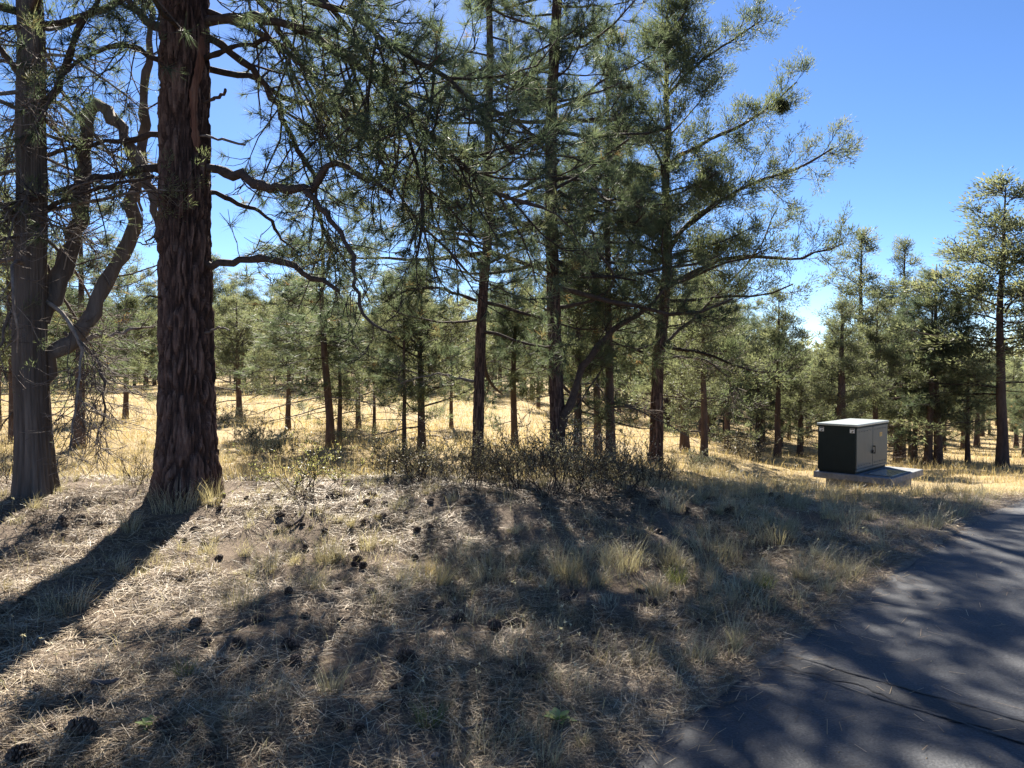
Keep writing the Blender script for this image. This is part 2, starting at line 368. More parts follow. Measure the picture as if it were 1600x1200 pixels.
# asphalt path: sheet with a rounded, slightly ragged edge
g = Geo()
ss = np.concatenate([np.arange(-6, 14, .09), np.arange(14, 60, .8)])
cross = [(0.09, -.07), (0.06, -.010), (.01, .0), (-.5, .012), (-1.2, .02), (-2.15, .028), (-3.1, .02), (-3.9, .01), (-ROADW, 0), (-ROADW - .05, -.07)]
rag = (fbm(ss * 2.2, ss * 0 + 3, 21, 3) - .5) * .09 + (fbm(ss * 9, ss * 0, 22, 2) - .5) * .05
pts = []
for (e, dz) in cross:
    ee = e + (rag if e > -.2 else 0)
    x = RP[0] + RD[0] * ss + RN[0] * ee; y = RP[1] + RD[1] * ss + RN[1] * ee
    pts.append(np.stack([x, y, macro(x, y) + dz], -1))
V = np.stack(pts, 1); K = len(cross); S = len(ss)
i, j = np.meshgrid(np.arange(K - 1), np.arange(S - 1), indexing='xy'); q = (j * K + i).ravel()
g.add(V, np.stack([q, q + 1, q + K + 1, q + K], -1)[:, ::-1], 0, .5, True)
road = structure(g.obj('asphalt_path', M['asphalt']))
# trench patch across the path with ragged sealed cracks on both sides
pA = GP(1226, 1034, macro); pB = GP(1620, 1163, macro)
ab = pB[:2] - pA[:2]; ab = ab / np.linalg.norm(ab); nn = np.array([-ab[1], ab[0]])
tt = np.linspace(-.02, 2.6, 120)
def strip(off, wid, seed, lift, mat, name, amp):
    g = Geo(); c = off + (fbm(tt * 3, tt * 0 + seed, seed, 4) - .5) * amp
    wl = wid * (.25 + 1.5 * fbm(tt * 9, tt * 0, seed + 1, 3) ** 1.5)
    L_, R_ = [], []
    rows = []
    for s in (-1, 1):
        o = c + s * wl / 2
        x = pA[0] + ab[0] * tt + nn[0] * o; y = pA[1] + ab[1] * tt + nn[1] * o
        e = edge(x, y)
        prof = np.interp(-e, [-.05, -.02, .03, .5, 1.2, 2.15, 3.1, 3.9, 4.3], [-.07, -.012, 0, .012, .02, .028, .02, .01, 0])
        rows.append(np.stack([x, y, macro(x, y) + prof + lift], -1))
    V = np.stack(rows, 1); n = len(tt); k = np.arange(n - 1) * 2
    g.add(V, np.stack([k, k + 1, k + 3, k + 2], -1), 0, .5, True)
    return g.obj(name, mat, road)
strip(0, .20, 5, .004, M['asphalt_patch'], 'trench_patch', .06)
strip(.10, .026, 8, .008, M['tar'], 'sealed_crack', .07)
strip(-.10, .020, 12, .008, M['tar'], 'sealed_crack', .07)

# ------------------------------------------------------------------ trees
def trunk_line(base, top, wob, K, rng):
    t = np.linspace(0, 1, K)[:, None]
    p = base * (1 - t) + top * t
    n = (np.cumsum(rng.normal(0, 1, (K, 2)), 0)); n -= n[0]; n = n / K ** .5 * wob
    p[:, :2] += n * np.minimum(1, t * 3)
    return p
def bark_trunk(g, line, rad, kind, NA, NZ, seed, flare=.35, flh=.7):
    """trunk with real bark relief; line (K,3) local, rad (K,)"""
    K = len(line); t = np.linspace(0, 1, NZ) ** 1.5; tk = np.linspace(0, 1, K)
    c = np.stack([np.interp(t, tk, line[:, k]) for k in range(3)], -1); r = np.interp(t, tk, rad)
    a = np.linspace(0, 2 * np.pi, NA, endpoint=False)
    A, T = np.meshgrid(a, t, indexing='xy'); Zm = np.repeat(c[:, 2:3], NA, 1); Rm = np.repeat(r[:, None], NA, 1)
    z0 = Zm - line[0, 2]
    fl = np.exp(-np.maximum(z0, 0) / flh)
    lob = np.sin(A * 3 + seed) * .5 + np.sin(A * 5 + seed * 2.1) * .5
    Rf = Rm * (1 + flare * fl * (1 + .35 * lob))
    if kind == 'pine':
        u = A / (2 * np.pi) * 24; uu = u + (fbm(Zm * 1.1, A * 2.2, seed, 4) - .5) * 4.5
        # seam-free: fold the angle noise at the back
        f1, f2 = worley(uu, Zm * 2.0 + (fbm(A * 4, Zm * 3, seed + 3, 3) - .5) * 1.2, seed)
        plate = sstep(0.02, 0.42, f2 - f1 + (fbm(A * 20, Zm * 6, seed + 6, 3) - .5) * .22)
        fine = fbm(A * 22, Zm * 9, seed + 9, 4) - .5
        disp = (plate - .7) * .050 + fine * .034 * (.4 + plate)
        tint = np.clip(.14 + plate * .48 + fine * 1.0, 0, 1)
    else:
        st = fbm(A * 9 + (fbm(Zm * .8, A * 1.0, seed + 2, 2) - .5) * 3, Zm * .55, seed, 4)
        f = fbm(A * 26, Zm * 2.2, seed + 4, 3)
        disp = (st - .5) * .10 * np.minimum(1, Rm / .2) + (f - .5) * .035
        tint = np.clip(.15 + 1.1 * (f * .6 + st * .4 - .2), 0, 1)
    Rf = Rf + disp * np.minimum(1, Rm / .25)
    V = np.stack([c[:, None, 0] + np.cos(A) * Rf, c[:, None, 1] + np.sin(A) * Rf, Zm], -1)
    i, j = np.meshgrid(np.arange(NA), np.arange(NZ - 1), indexing='xy')
    F = np.stack([j * NA + i, j * NA + (i + 1) % NA, (j + 1) * NA + (i + 1) % NA, (j + 1) * NA + i], -1).reshape(-1, 4)
    g.add(V, F, 0, tint[:-1].ravel(), True)

def foliage_for(kind, gl, pos, d, rng, dens=1.0, size=1.0, tint=None, gm=1):
    if kind == 'pine':
        needle_tufts(gl, pos, d, max(8, int(36 * dens)),   .185 * size, .0060 * size / max(dens, .35) ** .6, rng, gm, tint)
    else:
        scale_sprays(gl, pos, d, max(6, int(32 * dens)), .072 * size, .0135 * size / max(dens, .35) ** .6, .10 * size, rng, gm, tint)

def ramify(kind, gw, gl, limbs, lr, rng, twigs, subs, tl, sl_, dens=1.0, size=1.0, t0=.22, dead=0.0, wmat=0, sides=4, droop=-.02, tipup=.22, tclamp=None, gm=1, flat=.3):
    """limbs (N,K,3) -> curved twigs -> shoots -> foliage at their tips"""
    N = len(limbs)
    LL = np.linalg.norm(np.diff(limbs, axis=1), axis=2).sum(1)
    st, d, idx, t = spawn(limbs, twigs, t0, 1.0, (.5, 1.2), rng, flat)
    L = tl * (.5 + .7 * rng.random(len(st))) * (1.15 - .5 * t) * np.clip(LL[idx] / 2.2, .45, 1.3)
    ups = np.linspace(droop, tipup, 4)[None, :] * rng.uniform(.5, 1.3, (len(st), 1))
    tw = grow(st, d, L, 5, rng, ups, .16)
    r0 = np.clip(L * .011, .005, .02)
    tubes(gw, tw, r0[:, None] * np.linspace(1, .45, 5)[None, :], sides, wmat, rng.random(len(tw)))
    s2, d2, i2, t2 = spawn(tw, subs, .25, .95, (.4, 1.0), rng, .15)
    L2 = sl_ * (.5 + .8 * rng.random(len(s2)))
    su = grow(s2, d2, L2, 4, rng, .18 if kind == 'pine' else .12, .14)
    tubes(gw, su, np.linspace(.0055, .003, 4)[None, :] * size ** .5, 3, wmat, rng.random(len(su)))
    pos = np.concatenate([su[:, -1], tw[:, -1]]); dr = np.concatenate([unit(su[:, -1] - su[:, -2]), unit(tw[:, -1] - tw[:, -2])])
    par = np.concatenate([idx[i2], idx])
    lt = rng.random(N) * .45 + .15
    keep = rng.random(len(pos)) > dead
    tint = np.clip(lt[par] + rng.normal(0, .14, len(pos)), 0, .88)
    tint = np.where(rng.random(len(pos)) < .02, .97, tint)
    foliage_for(kind, gl, pos[keep], dr[keep], rng, dens, size, tint[keep], gm)
    if kind == 'juniper':
        k2 = keep[:len(su)] & (rng.random(len(su)) < .55)
        mid = su[:, 2][k2]; foliage_for(kind, gl, mid, unit(su[:, 2] - su[:, 1])[k2], rng, dens * .6, size, tint[:len(su)][k2], gm)

def auto_limbs(kind, line, n, z0, z1, prof, rng, K=7, el0=-.15, el1=.8, sag=-.05, tip=.12, wob=.13, az=None, zpow=1.0):
    zt = np.sort(rng.uniform(0, 1, n) * .6 + (np.arange(n) + .5) / n * .4)
    zz = z0 + (z1 - z0) * zt ** zpow
    base = np.stack([np.interp(zz, line[:, 2], line[:, k]) for k in (0, 1)] + [zz], -1)
    a = np.arange(n) * 2.39996 + rng.uniform(-.6, .6, n) if az is None else rng.uniform(az[0], az[1], n)
    el = el0 + (el1 - el0) * zt + rng.normal(0, .14, n)
    d = np.stack([np.sin(a) * np.cos(el), np.cos(a) * np.cos(el), np.sin(el)], -1)
    L = np.array([prof(v) for v in zt]) * rng.uniform(.5, 1.3, n)
    return grow(base, d, L, K, rng, np.linspace(sag, tip, K - 1)[None, :] * np.ones((n, 1)), wob), L

def hero(name, label, kind, base, height, r0, spec, seed, group=None, lean=(0, 0)):
    rg = np.random.default_rng(seed)
    root = thing(name, label, 'tree', base, group)
    H_ = height; K = 14
    line = trunk_line(np.array([0, 0, -.15]), np.array([lean[0], lean[1], H_]), spec.get('wob', .15), K, rg)
    tk = np.linspace(0, 1, K); rad = r0 * np.maximum(1 - tk, .04) ** spec.get('taper', .75)
    g = Geo(); bark_trunk(g, line, rad, spec.get('bark', kind), spec.get('NA', 72), spec.get('NZ', 160), seed, spec.get('flare', .3), spec.get('flh', .5))
    g.obj('trunk', M['bark_pine' if spec.get('bark', kind) == 'pine' else 'bark_juniper'], root)
    gw = Geo(); gl = Geo(); b = np.array(base)
    fol = M['needle'] if kind == 'pine' else M['juniper']
    for lm in spec.get('limbs', []):
        pp, dd, rr = lm['p'], lm['d'], lm['r']
        ds = np.interp(np.linspace(0, 1, len(pp)), np.linspace(0, 1, len(dd)), dd)
        q = np.array([P(px, py, d_) for (px, py), d_ in zip(pp, ds)]) - b
        Kk = max(8, len(pp) * 3); q = resample(q, Kk)
        q[1:-1] += rg.normal(0, .007 + rr * .16, (Kk - 2, 3))
        g = Geo(); tubes(g, q[None], (rr * np.linspace(1, lm.get('end', .3), Kk) * rg.uniform(.80, 1.18, Kk))[None], 8, 0, rg.random(1), cap=True)
        bo = g.obj('branch', M[lm.get('m', 'wood')], root)
        if lm.get('label'): bo['label'] = lm['label']
        if lm.get('tw', 0) > 0:
            ramify(kind, gw, gl, resample(q, 9)[None], [rr], rg, lm['tw'], lm.get('sub', 5), lm.get('tl', .8), lm.get('sl', .3), lm.get('dens', spec.get('dens', 1)), spec.get('size', 1), lm.get('t0', .15), lm.get('dead', .1), 0 if lm.get('m', 'wood') == 'wood' else 2, 4, lm.get('droop', -.1), lm.get('tipup', .25))
    for au in spec.get('auto', []):
        lb, L = auto_limbs(kind, line, au['n'], au['z0'], au['z1'], au['prof'], rg, 7, au.get('el0', -.15), au.get('el1', .8), au.get('sag', -.06), au.get('tip', .12), au.get('wob', .13), au.get('az'))
        rr = np.clip(L * .016, .012, .06)
        wm = 2 if au.get('deadwood') else 0
        tubes(gw, lb, rr[:, None] * np.linspace(1, .35, 7)[None], 5, wm, rg.random(len(lb)))
        ramify(kind, gw, gl, lb, rr, rg, au.get('tw', 9), au.get('sub', 4), au.get('tl', .7), au.get('sl', .28), au.get('dens', spec.get('dens', 1)), spec.get('size', 1), au.get('t0', .25), au.get('dead', .08), wm, 4, au.get('droop', -.05), au.get('tipup', .22))
    if gw.n: stuff(gw.obj('branchwork', [M['wood'], M['wood'], M['deadwood']], root))
    if gl.n: stuff(gl.obj('foliage', [fol, fol], root))
    return root, line

# --- the big ponderosa left of centre
b2 = GP(293, 768)
D2 = b2[1]
limbs2 = [
 dict(p=[(300, 40), (360, 30), (400, 28), (470, 45), (520, 75), (575, 115), (640, 170), (705, 245), (780, 300), (850, 325)], d=[D2, D2 - .6, D2 - 1.3], r=.06, tw=46, sub=7, tl=1.1, dead=.15, droop=-.2, tipup=.3),
 dict(p=[(300, -80), (360, -40), (410, 5), (445, 60), (480, 110), (505, 165), (515, 210), (540, 270)], d=[D2, D2 + 1.9], r=.05, tw=34, sub=6, tl=1.0, dead=.4, droop=-.22, tipup=.3),
 dict(p=[(300, 45), (375, 90), (410, 130), (440, 175), (460, 225), (485, 265), (495, 310), (505, 360), (525, 410)], d=[D2, D2 + 1.0], r=.046, tw=32, sub=6, tl=1.0, dead=.4, droop=-.22, tipup=.3),
 dict(p=[(300, 262), (360, 270), (400, 285), (440, 293), (488, 292), (505, 266), (535, 258), (570, 275), (612, 302)], d=[D2, D2 - .4, D2 - .7], r=.06, tw=16, sub=4, dead=.5, end=.35),
 dict(p=[(475, 293), (500, 325), (530, 362), (553, 405), (555, 455), (575, 500), (612, 520)], d=[D2 - .45, D2 - 1.0], r=.034, tw=12, sub=4, dead=.55, tl=.6),
 dict(p=[(300, 300), (345, 305), (380, 320), (420, 342), (440, 372), (470, 395)], d=[D2, D2 + .7], r=.034, tw=8, sub=3, dead=.6, tl=.6),
 dict(p=[(290, 416), (340, 412), (380, 406), (430, 408), (475, 422), (530, 455)], d=[D2, D2 - .5], r=.055, tw=10, sub=3, dead=.7, tl=.6, end=.45),
 dict(p=[(295, 100), (340, 85), (375, 72), (420, 60)], d=[D2, D2 - .5], r=.034, tw=0, end=.6),
 dict(p=[(262, 470), (240, 462), (226, 466)], d=[D2 - .1, D2 - .5], r=.012, tw=0, end=.7, m='deadwood'),
 dict(p=[(320, 520), (345, 512), (358, 516)], d=[D2 - .1, D2 - .4], r=.012, tw=0, end=.7, m='deadwood'),
 dict(p=[(256, 380), (238, 371), (222, 380), (205, 376)], d=[D2 - .1, D2 - .6], r=.014, tw=3, sub=2, dead=1, tl=.3, m='deadwood'),
 dict(p=[(318, 160), (345, 150), (352, 140)], d=[D2 - .1, D2 - .5], r=.018, tw=0, end=.7),
 dict(p=[(300, 212), (340, 217), (383, 226)], d=[D2 - .1, D2 - .5], r=.014, tw=0, end=.8, m='deadwood', label='bare broken grey stub'),
 dict(p=[(300, 100), (360, 118), (400, 120), (440, 150), (520, 175), (600, 215), (680, 290), (720, 360)], d=[D2, D2 + 2.6], r=.04, tw=46, sub=6, tl=1.1, dead=.2, droop=-.2, tipup=.3),
 dict(p=[(300, -150), (450, -60), (540, 40), (600, 130), (640, 220), (662, 320), (652, 400)], d=[D2, D2 - 1.2], r=.038, tw=38, sub=6, tl=1.0, dead=.3, droop=-.2, tipup=.3),
 dict(p=[(300, 10), (420, 60), (520, 150), (590, 240), (640, 330), (700, 390), (745, 440)], d=[D2, D2 - .3], r=.034, tw=34, sub=6, tl=.9, dead=.3, droop=-.2, tipup=.3),
 dict(p=[(285, 62), (258, 52), (225, 30), (190, -5), (140, -60)], d=[D2, D2 - .5], r=.06, tw=12, sub=5, dead=.3),
 dict(p=[(285, 262), (250, 262), (205, 268), (150, 278), (80, 300), (0, 322), (-60, 330)], d=[D2, D2 - .5], r=.045, tw=18, sub=4, dead=.6),
 dict(p=[(285, 210), (250, 212), (195, 220), (140, 224), (70, 240), (0, 253), (-60, 250)], d=[D2, D2 + .5], r=.034, tw=16, sub=4, dead=.65),
 dict(p=[(285, 110), (240, 90), (190, 70), (130, 90), (90, 130), (60, 190)], d=[D2, D2 - .9], r=.035, tw=16, sub=5, dead=.35),
 dict(p=[(290, -120), (380, -60), (470, -10), (560, 30), (640, 90), (720, 140), (800, 240)], d=[D2, D2 - 1.6], r=.045, tw=42, sub=7, tl=1.1, dead=.1, droop=-.2, tipup=.3),
]
pprof = lambda m, lo=.35: (lambda t: m * (lo + (1 - lo) * math.sin(math.pi * min(1, .35 + t * .65)) ** .8))
spec2 = dict(limbs=limbs2, NA=200, NZ=420, wob=.10, taper=.42, flare=.42, flh=.48, dens=1.0, auto=[
    dict(n=30, z0=6.6, z1=16.2, prof=lambda t: 3.6 * (1 - t) ** .7 + .5, el0=-.2, el1=.6, tw=9, sub=4, dens=.8),
    dict(n=5, z0=4.8, z1=6.6, prof=lambda t: 2.4, el0=-.2, el1=0, tw=10, sub=4, dead=.5, az=(2.6, 4.9))])
t2, line2 = hero('ponderosa_pine', 'huge ponderosa pine with dark plated bark and a long reddish scar, left of centre', 'pine', b2, 17, .272, spec2, 11)
# reddish strip where bark has been torn off
g = Geo(); n = 60; zz = np.linspace(0, 1, n)
cx = np.interp(zz, [0, .25, .5, .75, 1], [307, 304, 297, 297, 301]); cyy = 48 + zz * 184
wd = np.interp(zz, [0, .1, .5, .9, 1], [.02, .05, .07, .07, .02])
rows = []
for o in (-1, -.5, 0, .5, 1):
    rw = []
    for k in range(n):
        p = P(cx[k], cyy[k], D2 - .3) - b2; z = p[2]
        ctr = np.array([np.interp(z, line2[:, 2], line2[:, 0]), np.interp(z, line2[:, 2], line2[:, 1])])
        rr = np.interp(z, line2[:, 2], .272 * np.maximum(1 - np.linspace(0, 1, 14), .04) ** .42) + .022
        xo = p[0] - ctr[0] + o * wd[k] * (.45 + .9 * float(fbm(np.array([k * .45]), np.array([o * 1.3 + 4]), 77, 3))) / 2
        xo = np.clip(xo, -rr * .98, rr * .98)
        rw.append([ctr[0] + xo, ctr[1] - math.sqrt(max(rr * rr - xo * xo, 1e-4)) - (.006 if abs(o) < .9 else -.025), z])
    rows.append(rw)
V = np.array(rows); q = []
for r_ in range(4):
    for k in range(n - 1): q.append([r_ * n + k, (r_ + 1) * n + k, (r_ + 1) * n + k + 1, r_ * n + k + 1])
g.add(V, np.array(q), 0, .5, True); so_ = g.obj('bark_scar', M['scar'], t2); so_['label'] = 'long strip of bare reddish wood where bark was torn off'

# --- the old juniper at the far left
b1 = GP(57, 772); D1 = b1[1]
limbs1 = [
 dict(p=[(60, 600), (85, 556), (120, 522), (150, 482), (175, 432), (195, 385), (215, 330), (222, 260), (225, 180), (235, 90), (230, -20)], d=[D1, D1 + .5, D1 + .9], r=.105, tw=16, sub=4, dead=.8, m='bark_juniper', end=.3),
 dict(p=[(60, 500), (90, 440), (115, 380), (128, 310), (135, 230), (143, 165)], d=[D1, D1 + .6], r=.105, tw=10, sub=4, dead=.9, m='bark_juniper', end=.62),
 dict(p=[(140, 178), (152, 160), (172, 178), (195, 212), (218, 255), (238, 300), (248, 350), (254, 430)], d=[D1 + .6, D1 + .3], r=.068, tw=12, sub=4, dead=.9, m='bark_juniper', end=.6),
 dict(p=[(136, 200), (146, 176), (168, 170), (186, 192), (202, 240), (214, 300), (222, 330)], d=[D1 + .62, D1 + .8], r=.036, tw=8, sub=3, dead=.9, m='bark_juniper', end=.5),
 dict(p=[(110, 540), (150, 525), (200, 516), (240, 512)], d=[D1 + .2, D1 + .8], r=.035, tw=8, sub=3, dead=1, m='deadwood'),
 dict(p=[(60, 180), (90, 130), (120, 60), (150, 0), (170, -60)], d=[D1, D1 - .5], r=.05, tw=14, sub=4, dead=.5),
 dict(p=[(50, 160), (20, 100), (-20, 60), (-60, 40)], d=[D1, D1 - .4], r=.05, tw=12, sub=4, dead=.4),
 dict(p=[(50, 380), (20, 330), (-30, 300)], d=[D1, D1 - .5], r=.05, tw=10, sub=4, dead=.5),
 dict(p=[(60, 330), (110, 310), (170, 290), (240, 275)], d=[D1, D1 - .6], r=.035, tw=14, sub=4, dead=.7),
 dict(p=[(70, 470), (110, 500), (125, 560), (118, 630), (110, 700)], d=[D1, D1 - .4], r=.026, tw=34, sub=5, dead=.98, m='deadwood', droop=-.2, tipup=-.05),
 dict(p=[(100, 520), (150, 560), (165, 620), (150, 690)], d=[D1 + .2, D1 + .1], r=.024, tw=34, sub=5, dead=.98, m='deadwood', droop=-.2, tipup=-.05),
 dict(p=[(60, 430), (30, 470), (5, 520), (-10, 600)], d=[D1, D1 - .4], r=.026, tw=12, sub=4, dead=.95, m='deadwood', droop=-.15, tipup=0),
]
spec1 = dict(limbs=limbs1, bark='juniper', size=.6, dens=1.5, NA=140, NZ=240, wob=.14, taper=.5, flare=.50, flh=.45, auto=[
    dict(n=16, z0=4.5, z1=9.6, prof=lambda t: 2.4 * (1 - t) ** .6 + .5, el0=.0, el1=.9, tw=9, sub=4, dead=.45),
    dict(n=44, z0=1.7, z1=5.6, prof=lambda t: 1.25, wob=.22, el0=-.3, el1=.1, tw=9, sub=4, dead=.97, deadwood=True, droop=-.12, tipup=.0, sag=-.12, tip=.0)])
t1, line1 = hero('old_juniper', 'old grey barked juniper forking low into arching bare limbs, at the far left', 'juniper', b1, 10.5, .165, spec1, 23)
t1['category'] = 'tree'

# --- centre group
b3 = GP(747, 732); D3 = b3[1]
spec3 = dict(NA=44, NZ=120, wob=.14, taper=.55, flare=.25, flh=.35, limbs=[
    dict(p=[(745, 596), (720, 592), (690, 584), (655, 590), (625, 600)], d=[D3, D3 - .5], r=.026, tw=9, sub=4, dead=.6, m='deadwood', tl=.6),
    dict(p=[(745, 470), (700, 455), (650, 450), (600, 470)], d=[D3, D3 - .7], r=.03, tw=16, sub=5, dead=.1),
    dict(p=[(745, 420), (790, 400), (840, 380), (860, 390)], d=[D3, D3 - .5], r=.03, tw=12, sub=5, dead=.1)],
    auto=[dict(n=34, z0=1.3, z1=10.6, prof=lambda t: 2.1 * (1 - t) ** .55 + .35, el0=-.3, el1=.7, tw=9, sub=5, dens=.8, dead=.08)])
t3, _ = hero('ponderosa_pine', 'slender pine with a bare lower trunk right behind the brush, left of the leaning limb', 'pine', b3, 10.9, .095, spec3, 31)
b4 = GP(872, 735); D4 = b4[1]
spec4 = dict(NA=56, NZ=140, wob=.12, taper=.55, flare=.25, flh=.35, limbs=[
    dict(p=[(872, 700), (886, 640), (918, 562), (962, 515), (1005, 486), (1050, 440)], d=[D4, D4 - .2, D4 - .5], r=.085, tw=22, sub=5, dead=.15, end=.3, t0=.35),
    dict(p=[(872, 480), (920, 470), (960, 440), (940, 400), (925, 360)], d=[D4, D4 - .8], r=.035, tw=12, sub=4, dead=.2),
    dict(p=[(872, 300), (930, 330), (985, 350), (1010, 330)], d=[D4, D4 - 1.0], r=.04, tw=18, sub=5, dead=.1),
    dict(p=[(872, 250), (820, 290), (760, 300), (715, 280)], d=[D4, D4 - 1.1], r=.04, tw=18, sub=5, dead=.1)],
    auto=[dict(n=50, z0=1.3, z1=13.0, prof=lambda t: 2.4 * (1 - t) ** .5 + .4, el0=-.3, el1=.75, tw=10, sub=5, dens=.9, dead=.05)])
t4, _ = hero('ponderosa_pine', 'tall reddish pine rising from the brush with one limb leaning far to the right', 'pine', b4, 13.4, .125, spec4, 47)
b5 = GP(1024, 728); D5 = b5[1]
spec5 = dict(NA=56, NZ=120, wob=.16, taper=.7, flare=.25, flh=.4, bark='pine', limbs=[
    dict(p=[(1030, 410), (1080, 345), (1130, 312), (1190, 282), (1250, 262), (1300, 232)], d=[D5, D5 - .7], r=.055, tw=26, sub=6, dead=.12, t0=.35, tl=.7),
    dict(p=[(1035, 262), (1100, 222), (1160, 195), (1210, 160), (1245, 128)], d=[D5, D5 - .3], r=.045, tw=22, sub=6, dead=.1, t0=.3, tl=.6),
    dict(p=[(1030, 455), (1110, 412), (1170, 400), (1250, 405), (1318, 380)], d=[D5, D5 - .6], r=.05, tw=26, sub=6, dead=.25, t0=.2, tl=.7),
    dict(p=[(1030, 545), (1100, 482), (1150, 430), (1190, 380), (1215, 325)], d=[D5, D5 + .5], r=.04, tw=20, sub=6, dead=.15, tl=.7),
    dict(p=[(1037, 155), (1090, 100), (1145, 62), (1192, 30)], d=[D5, D5 - .4], r=.04, tw=22, sub=6, dead=.05, tl=.6),
    dict(p=[(1040, 60), (1070, 20), (1085, -30)], d=[D5, D5], r=.03, tw=14, sub=6, dead=.05, tl=.5),
    dict(p=[(1028, 560), (1090, 560), (1140, 590), (1160, 630)], d=[D5, D5 - .6], r=.03, tw=20, sub=4, dead=.85, m='deadwood', tl=.7)],
    auto=[dict(n=56, z0=1.2, z1=9.2, prof=lambda t: 1.9 * (1 - t) ** .6 + .35, el0=-.15, el1=1.0, tw=9, sub=5, dead=.15, t0=.3)])
t5, _ = hero('juniper_tree', 'tall open juniper reaching long sprays into the sky on the right of the centre group', 'juniper', b5, 9.6, .135, spec5, 59)

# dark ball of mistletoe high on the right side of the juniper
g = Geo(); rgm = np.random.default_rng(5); c0 = P(1221, 166, D5 - .32) - b5
pp_ = c0 + rgm.normal(0, .055, (260, 3)); scale_sprays(g, pp_, unit(pp_ - c0), 14, .05, .012, .05, rgm, 0, np.full(260, .05))
mo = stuff(g.obj('mistletoe', M['juniper'], t5)); mo['label'] = 'dense dark ball of mistletoe near a branch end'

# ------------------------------------------------------------------ shared crowns for the smaller trees
def proto_crown(kind, seed, n, cb, prof, el0, el1, tw, sub, dens, size, tl=.6, sl_=.25, dead=.05, Hh=7.0, deadn=0):
    rg = np.random.default_rng(seed)
    line = np.stack([np.zeros(8), np.zeros(8), np.linspace(0, Hh, 8)], -1)
    g = Geo()
    lb, L = auto_limbs(kind, line, n, cb * Hh, Hh * .985, prof, rg, 6, el0, el1, -.05, .12, .12, None, .86)
    tubes(g, lb, np.clip(L * .014, .008, .04)[:, None] * np.linspace(1, .3, 6)[None], 4, 0, rg.random(n))
    ramify(kind, g, g, lb, None, rg, tw, sub, tl, sl_, dens, size, .22, dead, 0, 3, -.04, .2)
    if deadn:
        lb, L = auto_limbs(kind, line, deadn, .12 * Hh, cb * Hh * 1.3, lambda t: 1.3, rg, 6, -.25, .1, -.08, .02, .14)
        tubes(g, lb, np.clip(L * .012, .008, .03)[:, None] * np.linspace(1, .3, 6)[None], 4, 2, rg.random(deadn))
        s, d, ix, t = spawn(lb, 9, .2, 1, (.5, 1.2), rg, .2); tw_ = grow(s, d, rg.uniform(.25, .7, len(s)), 4, rg, -.05, .2)
        tubes(g, tw_, np.array([[.006, .005, .004, .002]]), 3, 2, rg.random(len(s)))
    fm = M['needle'] if kind == 'pine' else M['juniper_far']
    return g.mesh('crown', [M['wood'], fm, M['deadwood']])
PR = {
 'juniper_cone': proto_crown('juniper', 101, 60, .03, lambda t: 1.75 * (1 - t) ** .9 + .18, -.1, .9, 6, 4, .56, 1.2, dead=.30),
 'juniper_open': proto_crown('juniper', 102, 48, .06, lambda t: 2.0 * (1 - t) ** .5 * (.6 + .4 * math.sin(t * 17)) + .3, .0, 1.1, 7, 4, .58, 1.25, dead=.25, deadn=8),
 'juniper_spire': proto_crown('juniper', 103, 62, .08, lambda t: 1.05 * (1 - t) ** .85 + .17, .0, 1.0, 5, 4, .56, 1.1, tl=.42, dead=.30),
 'pine_open': proto_crown('pine', 104, 46, .11, lambda t: 1.55 * (1 - t) ** .6 + .3, -.35, .7, 7, 4, .52, 1.15, dead=.08, deadn=8),
 'pine_bushy': proto_crown('pine', 105, 52, .04, lambda t: 1.8 * (1 - t) ** .7 + .2, -.1, .9, 7, 4, .52, 1.15, dead=.03),
 'pine_thin': proto_crown('pine', 106, 36, .20, lambda t: 1.0 * (1 - t) ** .5 + .25, -.25, .7, 6, 4, .52, 1.1, dead=.1, deadn=12),
 'juniper_round': proto_crown('juniper', 107, 56, .02, lambda t: 2.1 * math.sin(math.pi * min(1, .3 + .7 * t)) ** .7 + .25, .1, 1.0, 7, 4, .60, 1.3, deadn=8, dead=.15),
}
def small_tree(name, label, base, height, r, proto, rg, group=None, wide=1.0, lean=0):
    root = thing(name, label, 'tree', base, group)
    K = 9; line = trunk_line(np.array([0, 0, -.1]), np.array([0, 0, height * .985]), .010 * height, K, rg)
    line[-1, :2] *= .3; line[-3:, :2] *= .5
    rad = r * np.maximum(1 - np.linspace(0, 1, K), .03) ** .7; rad[0] *= 1.25
    g = Geo(); tubes(g, line[None], rad[None], 9, 0, .5); g.obj('trunk', M['bark_far'], root)
    root.rotation_euler = (rg.normal(0, .014), rg.normal(0, .014), 0)
    c = link('crown', PR[proto], root); s = height / 7.0
    c.scale = (s * wide, s * wide, s); c.rotation_euler = (0, 0, rg.uniform(0, 6.28))
    return root
rg = np.random.default_rng(99)
